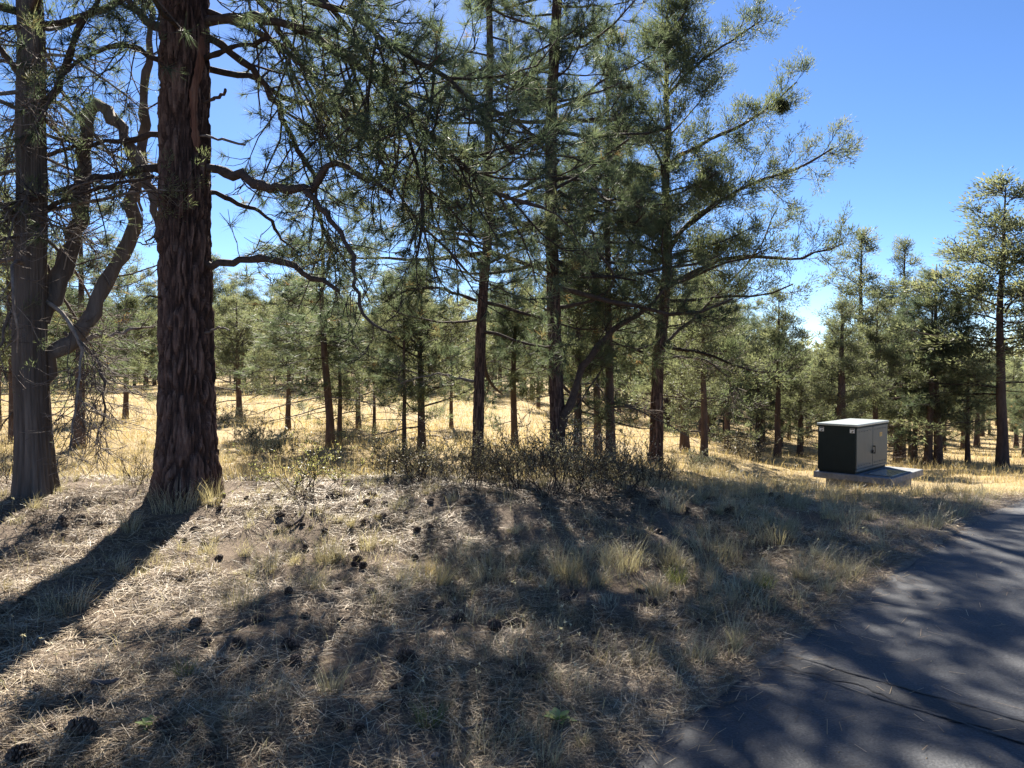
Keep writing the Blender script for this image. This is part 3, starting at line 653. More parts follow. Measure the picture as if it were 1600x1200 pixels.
ML = [  # px, base py, top py, trunk px, crown, wide, label
 (1566, 728, 285, 17, 'juniper_cone', 1.75, 'broad green juniper with a straight brown trunk at the right edge, beside the path'),
 (1215, 715, 455, 11, 'juniper_cone', 1.25, 'light green juniper with a thin crooked trunk, left of the dark utility cabinet'),
 (1250, 712, 560, 10, 'juniper_round', 1.2, 'low bushy juniper right behind the left side of the cabinet'),
 (1340, 712, 362, 14, 'juniper_spire', 1.35, 'pointed dark juniper rising directly above the utility cabinet'),
 (1408, 718, 374, 12, 'juniper_spire', 1.0, 'slim spire shaped juniper, second pointed top right of the cabinet'),
 (1466, 726, 408, 13, 'pine_bushy', 1.25, 'young pine with soft yellow green needles right of the cabinet'),
 (1428, 726, 560, 10, 'pine_bushy', 1.1, 'small bright green pine leaning over the right end of the cabinet'),
 (1450, 728, 470, 13, 'juniper_open', 1.1, 'juniper on a thick dark trunk just right of the concrete pad'),
 (1512, 722, 520, 8, 'pine_open', 1.0, 'short thin pine between the pad and the broad juniper'),
 (1400, 722, 500, 9, 'juniper_open', 1.0, 'dark juniper with low limbs close behind the cabinet doors'),
 (1137, 705, 520, 11, 'pine_bushy', 1.1, 'small pine over a patch of dark brush, right of the tall open juniper'),
 (1070, 706, 470, 16, 'juniper_round', 1.2, 'dark round juniper right behind the tall open juniper'),
 (935, 712, 380, 14, 'pine_open', 1.2, 'pine filling the gap between the leaning limb and the tall open juniper'),
 (903, 715, 330, 14, 'juniper_open', 1.1, 'juniper close behind the reddish pine in the brush'),
 (805, 700, 400, 12, 'pine_bushy', 1.2, 'bushy pine between the slender pine and the reddish pine'),
 (659, 702, 440, 14, 'juniper_round', 1.3, 'round juniper with a thick dark lower trunk in the golden meadow'),
 (632, 708, 430, 8, 'pine_thin', 1.4, 'thin dark pole of a pine beside the thick trunked round juniper'),
 (516, 697, 300, 14, 'pine_thin', 1.9, 'thin dark pine with a twin stem standing alone in the sunny meadow'),
 (530, 694, 470, 9, 'juniper_open', 1.2, 'young juniper growing against the lone meadow pine'),
 (560, 668, 480, 9, 'juniper_round', 1.1, 'rounded juniper behind the lone meadow pine'),
 (374, 650, 470, 10, 'juniper_round', 1.4, 'wide juniper on a short trunk right of the huge pine'),
 (124, 700, 300, 17, 'pine_thin', 1.5, 'thin reddish trunked pine seen between the old juniper and the huge pine'),
 (22, 690, 250, 14, 'juniper_open', 1.2, 'dark trunked juniper half hidden behind the old juniper, far left'),
 (-6, 668, 300, 14, 'pine_open', 1.2, 'pine cut off by the left edge behind the old juniper'),
 (196, 655, 430, 9, 'juniper_open', 1.3, 'open juniper in the meadow just left of the huge trunk'),
 (705, 668, 500, 7, 'juniper_cone', 1.1, 'small conical juniper at the back of the meadow, left of the slender pine'),
 (585, 672, 520, 6, 'pine_bushy', 1.2, 'small green pine with branches to the grass in mid meadow'),
 (1190, 690, 540, 8, 'juniper_cone', 1.2, 'pale conical juniper left of the light green juniper'),
 (955, 722, 40, 15, 'pine_open', .85, 'tall pine close behind the leaning limb'),
 (1100, 716, 400, 12, 'juniper_cone', 1.2, 'dark juniper with low limbs right of the tall open juniper'),
 (450, 672, 430, 9, 'juniper_cone', 1.3, 'broad juniper at the back of the meadow between the huge trunk and the lone pine'),
]
used = []
for (px, by, ty, tw_, pr, wd_, lab) in ML:
    b = GP(px, by); d = b[1]
    hgt = P(px, ty, d)[2] - b[2]
    small_tree('pine_tree' if pr.startswith('pine') else 'juniper_tree', lab, b, hgt, tw_ / FPX * d / 2, pr, rg, None, wd_)
    used.append(b[:2])
# the crowded woodland behind
protos = list(PR); n_bg = 0
look_bg = {'juniper_cone': 'conical juniper', 'juniper_open': 'ragged open juniper', 'juniper_spire': 'narrow pointed juniper', 'juniper_round': 'rounded bushy juniper',
           'pine_open': 'open crowned pine', 'pine_bushy': 'bushy young pine', 'pine_thin': 'thin sparse pine'}
place_bg = [(40, 'beyond the left edge of the old juniper'), (240, 'between the old juniper and the huge trunk'), (480, 'right of the huge trunk across the meadow'), (650, 'behind the lone meadow pine'),
            (780, 'behind the slender pine'), (900, 'behind the reddish pine'), (1020, 'behind the leaning limb'), (1150, 'right of the tall open juniper'), (1280, 'left of the utility cabinet'),
            (1400, 'right behind the utility cabinet'), (1530, 'beyond the concrete pad'), (9999, 'at the right edge behind the broad juniper')]
tries = 0
while n_bg < 290 and tries < 9000:
    tries += 1
    d = 21 + 60 * rg.random(); px = rg.uniform(-150, 1750)
    b = GD(px, d)
    if d < 46 and px < 730: continue
    if d < 36 and px < 1080: continue
    if d < 30 and px > 1080 and rg.random() < .8: continue
    if d < 25 and 1080 < px < 1300: continue
    if min((np.hypot(*(b[:2] - u)) for u in used), default=9) < 1.7: continue
    used.append(b[:2]); pr = protos[rg.integers(len(protos))]
    if px > 1080 and pr in ('juniper_round', 'pine_bushy', 'pine_thin') and rg.random() < .8: pr = ['juniper_cone', 'juniper_spire', 'juniper_open'][rg.integers(3)]
    hgt = rg.uniform(4.6, 9.0) if px < 1180 else rg.uniform(3.0, 5.6)
    k = 'pine' if pr.startswith('pine') else 'juniper'
    where = next(t for lim, t in place_bg if px < lim); row = 'nearer' if d < 36 else 'deeper' if d < 50 else 'farthest'
    lab = row + ' ' + look_bg[pr] + ' ' + where
    small_tree(k + '_tree', lab, b, hgt, rg.uniform(.045, .18), pr, rg, row + ' ' + look_bg[pr] + 's ' + where, rg.uniform(1.0, 1.4))
    n_bg += 1
# a far-off wooded belt closes the view
g = Geo(); N = 2600
a = rg.uniform(-.85, .85, N); dd = rg.uniform(95, 210, N); bx = np.sin(a) * dd; by_ = np.cos(a) * dd; bz = H(bx, by_)
hh = rg.uniform(4, 9, N)
idx = np.repeat(np.arange(N), 70); M_ = len(idx); u = rg.random(M_) ** 1.2
rr = (1 - u) ** .7 * 1.9 * np.sqrt(rg.random(M_)); az = rg.uniform(0, 6.283, M_)
pos = np.stack([bx[idx] + np.cos(az) * rr, by_[idx] + np.sin(az) * rr, bz[idx] + .3 + u * hh[idx]], -1)
d_ = unit(np.stack([np.cos(az), np.sin(az), rg.uniform(0, 1.4, M_)], -1))
blades(g, pos, d_, rg.uniform(.5, 1.0, M_), rg.uniform(.25, .5, M_), rg, 0, np.clip(rg.random(N)[idx] * .7 + rg.normal(0, .1, M_), 0, 1))
wl = stuff(g.obj('distant_woodland', M['juniper_far'])); wl['label'] = 'far belt of juniper woodland closing the view'; wl['category'] = 'woodland'

# ------------------------------------------------------------------ shrubs
def shrub_geo(seed, nst, hgt, spread, leaf, ll, lw, ldens, stem='wood', subn=5):
    rg = np.random.default_rng(seed); gs = Geo(); gf = Geo()
    az = rg.uniform(0, 6.283, nst); el = rg.uniform(.7, 1.5, nst)
    r_ = np.sqrt(rg.random(nst)) * .34 * spread; a_ = rg.uniform(0, 6.283, nst)
    st = np.stack([np.cos(a_) * r_, np.sin(a_) * r_, np.full(nst, -.03)], -1)
    d = np.stack([np.cos(az) * np.cos(el) * spread, np.sin(az) * np.cos(el) * spread, np.sin(el)], -1)
    s = grow(st, d, hgt * rg.uniform(.6, 1.15, nst), 6, rg, .03, .24)
    tubes(gs, s, np.array([[.0055, .005, .004, .003, .0025, .0015]]) * max(.7, hgt), 4, 0, rg.random(nst))
    s2, d2, i2, t2_ = spawn(s, subn, .2, 1, (.3, 1.0), rg)
    tw = grow(s2, d2, hgt * rg.uniform(.15, .4, len(s2)), 4, rg, .08, .18)
    tubes(gs, tw, np.array([[.0038, .003, .0024, .0015]]), 3, 0, rg.random(len(tw)))
    m = ldens; p, dd_, i3, t3_ = spawn(tw, m, .1, 1, (.4, 1.3), rg)
    leaves(gf, p, dd_, ll * rg.uniform(.6, 1.2, len(p)), lw * rg.uniform(.7, 1.2, len(p)), rg, 0, rg.random(len(p)))
    return gs.mesh('stem', [M[stem]]), gf.mesh('leaf_mass', [M[leaf]])
SH = {'brush': [shrub_geo(201 + k, 30, .95, .85, 'brush_leaf', .030, .016, 9, subn=8) for k in range(3)],
      'bare': [shrub_geo(211, 26, .8, .8, 'brush_leaf', .024, .012, 3, subn=6)],
      'green': [shrub_geo(221, 30, .75, 1.0, 'green_leaf', .036, .018, 6, subn=5)],
      'sage': [shrub_geo(231 + k, 30, .5, .9, 'sage_leaf', .034, .009, 14, subn=6) for k in range(2)]}
def shrub(name, label, kind, px, py, scale, k=0, wide=1.0, group=None, d=None):
    b = GP(px, py) if d is None else GD(px, d)
    root = thing(name, label, 'shrub', b, group)
    for nm, me in zip(('stem', 'leaf_mass'), SH[kind][k % len(SH[kind])]):
        o = stuff(link(nm, me, root)); o.scale = (scale * wide, scale * wide, scale); o.rotation_euler = (0, 0, k * 1.7 + px * .01)
shrubs = [
 ('brush_shrub', 'twiggy dry brush at the left end of the dark thicket', 'brush', 668, 752, .60, 0, 1.3),
 ('brush_shrub', 'twiggy brush in front of the slender pine trunk', 'brush', 728, 762, .60, 1, 1.1),
 ('brush_shrub', 'tall thin brush between the slender pine and the reddish pine', 'brush', 800, 766, .70, 2, 1.0),
 ('brush_shrub', 'tallest brush with pale leaf tips in front of the reddish pine', 'brush', 868, 768, .88, 0, .9),
 ('brush_shrub', 'dark dense brush at the foot of the leaning limb', 'brush', 925, 772, .66, 1, 1.0),
 ('brush_shrub', 'dark low brush left of the tall open juniper trunk', 'brush', 985, 772, .6, 2, 1.2),
 ('brush_shrub', 'small dark brush at the right foot of the tall open juniper', 'bare', 1030, 760, .62, 0, 1.1),
 ('brush_shrub', 'low bare brush in grass behind the dark thicket', 'bare', 840, 735, .7, 0, 1.2),
 ('brush_shrub', 'dense twiggy brush between the slender pine and the thicket centre, set back', 'brush', 765, 752, .62, 2, 1.1),
 ('brush_shrub', 'bushy dry brush right behind the tallest brush', 'brush', 900, 752, .72, 0, 1.1),
 ('brush_shrub', 'leafy dry brush set back at the right end of the thicket', 'brush', 960, 752, .62, 1, 1.1),
 ('brush_shrub', 'sparse low brush at the far left end of the dark thicket', 'bare', 628, 748, .6, 0, 1.3),
 ('green_shrub', 'yellow green leafy shrub on the meadow edge right of the huge trunk', 'green', 487, 764, .78, 0, 1.25),
 ('sage_shrub', 'pale rounded rabbitbrush behind the yellow green shrub', 'sage', 425, 715, 1.0, 0, 1.2),
 ('sage_shrub', 'grey sage in front of the thin meadow poles', 'sage', 610, 720, .9, 1, 1.3),
 ('sage_shrub', 'low grey sage in sunny meadow left of the lone pine', 'sage', 395, 690, 1.0, 0, 1.2),
 ('sage_shrub', 'grey sage near the wide juniper on a short trunk', 'sage', 365, 665, 1.1, 1, 1.3),
 ('brush_shrub', 'dark clump of brush under the small pine left of the cabinet', 'brush', 1168, 718, 1.0, 1, 1.4),
 ('sage_shrub', 'grey green sage right of the tall open juniper', 'sage', 1085, 735, .9, 0, 1.2),
 ('sage_shrub', 'small sage at the back of the concrete pad', 'sage', 1432, 728, .9, 1, 1.0),
 ('brush_shrub', 'bare twiggy brush right beside the huge trunk on the left', 'bare', 222, 758, .55, 0, 1.0),
 ('brush_shrub', 'bare twigs left of the old juniper at the frame edge', 'bare', 8, 760, .65, 0, 1.0),
]
for s in shrubs: shrub(*s)

# ------------------------------------------------------------------ utility cabinet on its pad
def box(g, lo, hi, mat=0, bev=0.0, tint=.5):
    (x0, y0, z0), (x1, y1, z1) = lo, hi; b = min(bev, (x1 - x0) / 2.2, (y1 - y0) / 2.2, (z1 - z0) / 2.2)
    if b <= 0:
        V = np.array([[x, y, z] for z in (z0, z1) for y in (y0, y1) for x in (x0, x1)])
        F = [[0, 2, 3, 1], [4, 5, 7, 6], [0, 1, 5, 4], [2, 6, 7, 3], [0, 4, 6, 2], [1, 3, 7, 5]]
        g.add(V, np.array(F), mat, tint); return
    import bmesh
    bm = bmesh.new(); bmesh.ops.create_cube(bm, size=1)
    for v in bm.verts: v.co = (x0 + (v.co.x + .5) * (x1 - x0), y0 + (v.co.y + .5) * (y1 - y0), z0 + (v.co.z + .5) * (z1 - z0))
    bmesh.ops.bevel(bm, geom=list(bm.edges), offset=b, segments=2, affect='EDGES', profile=.5)
    bm.verts.index_update(); V = np.array([v.co[:] for v in bm.verts])
    by = {}
    for f in bm.faces: by.setdefault(len(f.verts), []).append([v.index for v in f.verts])
    first = True
    base = g.n
    for n, fs in by.items():
        if first: g.add(V, np.array(fs), mat, tint); first = False
        else: g.f.append((np.array(fs) + base, mat, np.full(len(fs), tint, np.float32), False))
    bm.free()
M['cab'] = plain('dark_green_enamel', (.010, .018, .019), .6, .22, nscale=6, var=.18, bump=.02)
M['cab_door'] = plain('skylit_green_enamel', (.048, .062, .064), .42, .5, nscale=6, var=.2, bump=.02)  # lighter copy of the cabinet enamel: brighter sky on the doors put into colour
M['cab_lid'] = plain('sun_sheen_lid', (.36, .40, .39), .30, .5, nscale=8, var=.2, bump=.02)  # sheen of sun and sky on the lid painted in as its pale colour
M['concrete'] = noise_mat('old_concrete', [(0.25, (.12, .13, .135)), (0.55, (.23, .24, .25)), (0.85, (.36, .37, .38))], 7, rough=.9, bump=.5, bscale=60, stretch=(1, 1, .5))
M['steel'] = plain('galvanised_hatch', (.40, .43, .47), .22, .5, .8, nscale=14, var=.25)
M['black'] = plain('black_handle', (.015, .015, .016), .45, .5)
M['white'] = plain('white_sticker', (.62, .62, .60), .5, .4, var=.06)
M['yellow'] = plain('yellow_sticker', (.55, .36, .10), .5, .4, var=.08)
DC = 15.6; AL = math.radians(45)
F0 = P(1338, 742, DC)
zp = F0[2]                                          # top of pad
u_ = np.array([math.sin(AL), math.cos(AL)]); n_ = np.array([math.cos(AL), -math.sin(AL)])
W_, L_, Hc = .80, 1.74, 1.02                        # depth of the cabinet, length, height
# local frame: +X along n_ (out of the doors), +Y along u_
rz = math.atan2(n_[1], n_[0])
pad = thing('concrete_pad', 'weathered concrete pad with a blue grey steel hatch, under the utility cabinet', 'pad', (F0[0], F0[1], zp - .30), None, rz)
def lp(name, lo, hi, mat, parent, bev=.004, z=.30):
    g = Geo(); box(g, lo, hi, 0, bev); return g.obj(name, mat, parent)
x0p, x1p, y0p, y1p = -W_ - .06, .70, -.07, L_ + .10
lp('slab', (x0p, y0p, .17), (x1p, y1p, .30), M['concrete'], pad, .012)
lp('footing', (x0p + .20, y0p + .16, -.35), (x1p - .18, y1p - .16, .169), M['concrete'], pad, .01)
fr = lp('hatch', (.12, .22, .302), (.60, 1.20, .312), M['steel'], pad, .003)
lp('hatch_frame', (.08, .18, .3005), (.119, 1.24, .310), M['cab_door'], pad, .002)
lp('hatch_frame', (.601, .18, .3005), (.64, 1.24, .310), M['cab_door'], pad, .002)
lp('hatch_frame', (.12, .18, .3005), (.60, .219, .310), M['cab_door'], pad, .002)
lp('hatch_frame', (.12, 1.201, .3005), (.60, 1.24, .310), M['cab_door'], pad, .002)
lp('lifting_hole', (.34, .30, .3122), (.38, .33, .3135), M['black'], fr, 0)
cab = thing('utility_cabinet', 'dark green metal utility cabinet with sunlit-pale lid and double doors, on the concrete pad', 'cabinet', (F0[0], F0[1], zp + .001), None, rz)
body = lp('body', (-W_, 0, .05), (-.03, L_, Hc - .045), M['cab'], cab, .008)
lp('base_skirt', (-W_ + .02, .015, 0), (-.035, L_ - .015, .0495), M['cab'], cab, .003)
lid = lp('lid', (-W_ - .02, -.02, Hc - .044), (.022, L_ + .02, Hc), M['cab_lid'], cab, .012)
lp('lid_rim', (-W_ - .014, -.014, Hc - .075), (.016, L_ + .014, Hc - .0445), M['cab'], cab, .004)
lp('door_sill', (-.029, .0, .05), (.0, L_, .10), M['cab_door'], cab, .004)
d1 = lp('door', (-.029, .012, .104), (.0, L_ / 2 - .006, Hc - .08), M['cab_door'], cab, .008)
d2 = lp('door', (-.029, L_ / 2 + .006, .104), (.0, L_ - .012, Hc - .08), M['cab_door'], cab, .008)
lp('handle', (.0, L_ / 2 + .03, .50), (.03, L_ / 2 + .055, .53), M['black'], d2, .003)
lp('handle', (.0, L_ / 2 + .03, .36), (.03, L_ / 2 + .055, .39), M['black'], d2, .003)
lp('handle', (.03, L_ / 2 + .032, .36), (.045, L_ / 2 + .053, .53), M['black'], d2, .003)
lp('padlock', (.0, L_ / 2 - .05, .38), (.035, L_ / 2 - .005, .44), M['black'], d1, .006)
for k in range(5):
    for dd_, y in ((d1, .10 + k * .15), (d2, L_ / 2 + .10 + k * .15)):
        lp('louvre', (.0005, y, .16), (.009, y + .075, .18), M['cab_door'], dd_, .003)
        lp('louvre', (.0005, y, .86), (.009, y + .075, .875), M['cab_door'], dd_, .003)
ys_ = lp('warning_sticker', (.0005, L_ * .72, .70), (.003, L_ * .72 + .14, .785), M['yellow'], d2, 0)
for k in range(3): lp('text_line', (.0032, L_ * .72 + .02, .712 + k * .022), (.0042, L_ * .72 + .12, .72 + k * .022), M['black'], ys_, 0)
for x_ in (-W_ + .03, -.14):                        # pale notices at the top corners of the dark side
    st_ = lp('notice_sticker', (x_, -.0035, .845), (x_ + .095, -.0005, .935), M['white'], body, 0)
    lp('sticker_band', (x_ + .006, -.005, .912), (x_ + .089, -.0037, .929), M['black'], st_, 0)
    lp('sticker_symbol', (x_ + .030, -.005, .855), (x_ + .062, -.0037, .872), M['black'], st_, 0)
    lp('sticker_symbol', (x_ + .048, -.005, .874), (x_ + .074, -.0037, .890), M['black'], st_, 0)

# ------------------------------------------------------------------ grass, litter, cones
def near_road(x, y): e = edge(x, y); return (e < .03) & (e > -ROADW - .05)
def curved(g, base, az, lean, L, W, rng, mat=0, tint=.5, seg=3, bend=.6):
    """blades of seg pieces that bend over"""
    N = len(base); s = np.stack([-np.sin(az), np.cos(az), np.zeros(N)], -1)
    tw = rng.uniform(-1.2, 1.2, N); f = np.stack([np.cos(az), np.sin(az), np.zeros(N)], -1)
    s = s * np.cos(tw)[:, None] + f * np.sin(tw)[:, None]
    p = base.copy(); rows = []; th = lean.copy()
    for k in range(seg + 1):
        wk = W * (1 - k / seg) ** .8 if k < seg else W * 0
        rows.append((p - s * wk[:, None] / 2, p + s * wk[:, None] / 2))
        if k < seg:
            d = f * np.sin(th)[:, None] + np.array([0, 0, 1.0]) * np.cos(th)[:, None]
            p = p + d * (L / seg)[:, None]; th = np.minimum(th + bend * rng.uniform(.2, 1.2, N) / seg * 2, 2.2)
    nv = seg * 2 + 1; V = np.zeros((N, nv, 3))
    for k in range(seg): V[:, 2 * k], V[:, 2 * k + 1] = rows[k]
    V[:, -1] = rows[-1][0]
    o = np.arange(N)[:, None] * nv; tt = np.broadcast_to(np.asarray(tint, float), (N,))
    base_n = g.n
    fq = np.concatenate([o + np.array([2 * k, 2 * k + 1, 2 * k + 3, 2 * k + 2]) for k in range(seg - 1)]) if seg > 1 else None
    ft = o + np.array([2 * seg - 2, 2 * seg - 1, 2 * seg])
    g.add(V, ft, mat, tt)
    if fq is not None: g.f.append((fq + base_n, mat, np.tile(tt, seg - 1).astype(np.float32), False))
def scatter(n, d0, d1, px0, px1, rng, power=1.0):
    """points on the ground, thinning with distance"""
    u = rng.random(n); a = 1 - power
    d = (d0 ** (2 - power) + u * (d1 ** (2 - power) - d0 ** (2 - power))) ** (1 / (2 - power)) if power != 2 else d0 * (d1 / d0) ** u
    x = (rng.uniform(px0, px1, n) - 800) / FPX * d
    return x, d
# golden meadow behind the litter bank
g = Geo(); n = 190000
x, y = scatter(n, 9.0, 70, -200, 1800, rng, 1.75)
dens = fbm(x * .7, y * .7, 41, 3)
thr = np.where(y < 11.5, .50 + (11.5 - y) * .03, .34) + .35 * (edge(x, y) < .5)
inpad = (np.abs((x - 8.05) * .707 - (y - 15.9) * .707) < 1.2) & (np.abs((x - 8.05) * .707 + (y - 15.9) * .707) < 1.5)
k = (dens + rng.normal(0, .06, n) > thr) & ~near_road(x, y) & ~inpad; x, y = x[k], y[k]; n = len(x)
clump = fbm(x * .35, y * .35, 43, 3)
Lg = (.07 + .36 * rng.random(n) ** 2.6) * (.5 + .9 * clump) * np.where(np.hypot(x - 7.6, y - 14.8) < 3.4, .40, 1)
curved(g, np.stack([x, y, H(x, y) - .01], -1), rng.uniform(0, 6.283, n), rng.uniform(0, .8, n), Lg, .003 + y * .00036, rng, 0,
       np.clip(clump * .9 + rng.normal(.08, .2, n), 0, 1), 2, .7)
o = stuff(g.obj('meadow_grass', M['grass'])); o['label'] = 'golden dry meadow grass behind the needle bank'; o['category'] = 'grass'
# grey grass on the shaded slope: clumps that spread from a crown, and a few loose blades between
g = Geo(); n = 1900
x, y = scatter(n, 3.0, 16, -60, 1650, rng, 1.25); px = x / y * FPX + 800
want = fbm(x * .8, y * .8, 51, 3) + .17 * sstep(380, 1050, px) * sstep(4.0, 5.6, y) - .03 * sstep(5.0, 3.5, y)
k = (want + rng.normal(0, .06, n) > .50) & (edge(x, y) > .2); x, y, px = x[k], y[k], px[k]; n = len(x)
hcut = np.where(np.hypot(x - 7.2, y - 14.0) < 3.2, .5, 1.0); per = rng.integers(25, 90, n); idx = np.repeat(np.arange(n), per); m_ = len(idx)
cr = rng.uniform(.02, .13, n)[idx] * np.sqrt(rng.random(m_)); ca = rng.uniform(0, 6.283, m_)
bx, by_ = x[idx] + np.cos(ca) * cr, y[idx] + np.sin(ca) * cr
hc = hcut * rng.uniform(.09, .30, n) * (.75 + .45 * sstep(700, 1150, px)); wind = rng.normal(.5, .7, n)
az = np.where(rng.random(m_) < .55, ca, wind[idx]) + rng.normal(0, .5, m_)
curved(g, np.stack([bx, by_, H(bx, by_) - .012], -1), az, np.abs(rng.normal(.35, .28, m_)), hc[idx] * rng.uniform(.45, 1.15, m_), .0022 + by_ * .00024, rng, 0, np.clip(rng.normal(.45, .2, n)[idx] + rng.normal(.15, .18, m_), 0, 1), 3, .9)
n = 16000; x, y = scatter(n, 2.8, 15, -80, 1680, rng, 1.4); k = edge(x, y) > .08; x, y = x[k], y[k]; n = len(x)
curved(g, np.stack([x, y, H(x, y) - .01], -1), rng.uniform(0, 6.283, n), rng.uniform(.1, 1.1, n), .05 + .22 * rng.random(n) ** 2, .0022 + y * .00026, rng, 0, np.clip(rng.normal(.5, .25, n), 0, 1), 3, .9)
o = stuff(g.obj('slope_grass', M['grass_grey'])); o['label'] = 'sparse grey dry grass on the shaded slope'; o['category'] = 'grass'
# dry stems with pale seed heads
g = Geo(); n = 900
x, y = scatter(n, 3.2, 11, -50, 1500, rng, 1.2); k = (edge(x, y) > .2) & (fbm(x * .8, y * .8, 61, 2) > .48); x, y = x[k], y[k]; n = len(x)
st = np.stack([x, y, H(x, y) - .01], -1); dd_ = np.stack([rng.normal(0, .3, n), rng.normal(0, .3, n), np.ones(n)], -1)
pl = grow(st, dd_, rng.uniform(.10, .30, n), 5, rng, -.08, .12); tubes(g, pl, np.array([[.0016, .0014, .0013, .0012, .001]]), 3, 0, .6)
idx = np.repeat(np.arange(n), 7); hd = unit(rng.normal(0, 1, (len(idx), 3)) + [0, 0, .5])
leaves(g, pl[idx, -1], hd, rng.uniform(.010, .022, len(idx)), np.full(len(idx), .006), rng, 0, np.clip(rng.normal(.9, .1, len(idx)), 0, 1))
o = stuff(g.obj('seed_stem_cover', M['grass_grey'])); o['label'] = 'scattered thin stems with pale dry seed heads'; o['category'] = 'weeds'
# fallen needles
g = Geo(); n = 215000
x, y = scatter(n, 2.7, 13, -60, 1660, rng, 1.75)
e = edge(x, y); dn = fbm(x * 1.3, y * 1.3, 71, 3)
k = (e > .03 + .10 * (dn - .5) * 2) & (dn + rng.normal(0, .1, n) + .14 * sstep(1.4, .2, e) > .45 + .08 * sstep(8.5, 12, y)); x, y, dn = x[k], y[k], dn[k]; n = len(x)
az = rng.uniform(0, 6.283, n); pit = rng.normal(.06, .16, n)
d_ = np.stack([np.cos(az) * np.cos(pit), np.sin(az) * np.cos(pit), np.sin(pit)], -1)
Ln = rng.uniform(.05, .15, n) * np.where(edge(x, y) < .3, .7, 1)
base = np.stack([x, y, H(x, y)], -1); e = edge(x, y); base[:, 2] = np.where(e < .02, macro(x, y) + .012, base[:, 2]) + rng.uniform(.002, .028, n) * np.where(e < .05, .25, 1)
end = base + d_ * Ln[:, None]; end[:, 2] = np.maximum(end[:, 2], np.where(edge(end[:, 0], end[:, 1]) < 0.02, macro(end[:, 0], end[:, 1]) + .012, H(end[:, 0], end[:, 1]) + .002))
d_ = unit(end - base)
s = unit(np.cross(d_, np.array([0, 0, 1.0]) + rng.normal(0, .35, (n, 3)))) * ((.0022 + y * .00033) / 2)[:, None]
V = np.stack([base - s, base + s, end + s * .6, end - s * .6], 1)
g.add(V.reshape(-1, 3), np.arange(n * 4).reshape(-1, 4), 0, np.clip(rng.normal(.47, .25, n) + .5 * (fbm(x * 1.7, y * 1.7, 75, 3) - .5), 0, 1))
o = stuff(g.obj('pine_needle_litter', M['straw'])); o['label'] = 'mat of fallen brown pine needles on the forest floor'; o['category'] = 'needle litter'

# stray needles and grit lying on the path
g = Geo(); n = 1100; t_ = rng.uniform(-1, 9, n); e_ = -rng.uniform(0, 1, n) ** 4.0 * 3.0 - .02
x = RP[0] + RD[0] * t_ + RN[0] * e_; y = RP[1] + RD[1] * t_ + RN[1] * e_
prof = np.interp(-e_, [0, .03, .5, 1.2, 2.15, 3.1, 3.9], [0, 0, .012, .02, .028, .02, .01])
bz = np.stack([x, y, macro(x, y) + prof + .006], -1); az = rng.uniform(0, 6.283, n); d_ = np.stack([np.cos(az), np.sin(az), rng.uniform(0, .05, n)], -1)
sd_ = np.stack([-np.sin(az), np.cos(az), np.zeros(n)], -1) * .0016; Ln = rng.uniform(.05, .15, n)[:, None]
V = np.stack([bz - sd_, bz + sd_, bz + d_ * Ln + sd_, bz + d_ * Ln - sd_], 1)
g.add(V.reshape(-1, 3), np.arange(n * 4).reshape(-1, 4), 0, rng.random(n))
n = 420; t_ = rng.uniform(-1, 9, n); e_ = -rng.uniform(0, 1, n) ** 1.6 * 4 - .02
x = RP[0] + RD[0] * t_ + RN[0] * e_; y = RP[1] + RD[1] * t_ + RN[1] * e_
prof = np.interp(-e_, [0, .03, .5, 1.2, 2.15, 3.1, 3.9], [0, 0, .012, .02, .028, .02, .01])
c0 = np.stack([x, y, macro(x, y) + prof], -1); r_ = rng.uniform(.002, .006, n)[:, None]
V = np.stack([c0 + r_ * [1, 0, 0], c0 + r_ * [-.5, .8, 0], c0 + r_ * [-.6, -.8, 0], c0 + r_ * [0, 0, 1.1]], 1)
o_ = np.arange(n)[:, None] * 4; F = np.concatenate([o_ + np.array(f) for f in ([0, 1, 3], [1, 2, 3], [2, 0, 3])]); g.add(V.reshape(-1, 3), F, 0, np.tile(rng.uniform(.3, 1, n), 3))
o = stuff(g.obj('path_debris', M['straw'])); o['label'] = 'stray needles and grit scattered on the asphalt'; o['category'] = 'debris'

# pine cones
def cone_mesh(seed):
    rg = np.random.default_rng(seed); g = Geo(); n = 84; L = .105
    k = np.arange(n); t = (k + .5) / n; a = k * 2.39996
    rad = .012 + .030 * np.sin(np.pi * np.clip(t * .9 + .08, 0, 1)) ** .8
    zc = -L / 2 + L * t; ca, sa = np.cos(a), np.sin(a)
    out = np.stack([ca, sa, np.zeros(n)], -1); tg = np.stack([-sa, ca, np.zeros(n)], -1); upv = np.array([0, 0, 1.0])
    tip = out * rad[:, None] + (zc + .010)[:, None] * upv + rg.normal(0, .001, (n, 3))
    root = out * .006 + (zc - .004)[:, None] * upv; wv = tg * (.011 * (.6 + rad / .05))[:, None]
    mid = root * .25 + tip * .75
    V = np.stack([root, mid + wv, tip + wv * .5, tip + upv * .003, tip - wv * .5, mid - wv, tip - upv * .006 + out * .003], 1)
    o = np.arange(n)[:, None] * 7
    F = np.concatenate([o + np.array(f) for f in ([0, 1, 2], [0, 2, 3], [0, 3, 4], [0, 4, 5], [1, 6, 2], [2, 6, 3], [3, 6, 4], [4, 6, 5], [0, 6, 1], [0, 5, 6])])
    g.add(V, F, 0, np.tile(rg.random(n), 10))
    z = np.linspace(-L / 2, L / 2, 7); r = .6 * (.012 + .028 * np.sin(np.pi * np.linspace(.06, .96, 7)))
    tubes(g, np.stack([z * 0, z * 0, z], -1)[None], r[None], 8, 0, 0.1, cap=True)
    return g.mesh('pine_cone', [M['cone']])
CM = [cone_mesh(s) for s in (1, 2, 3)]
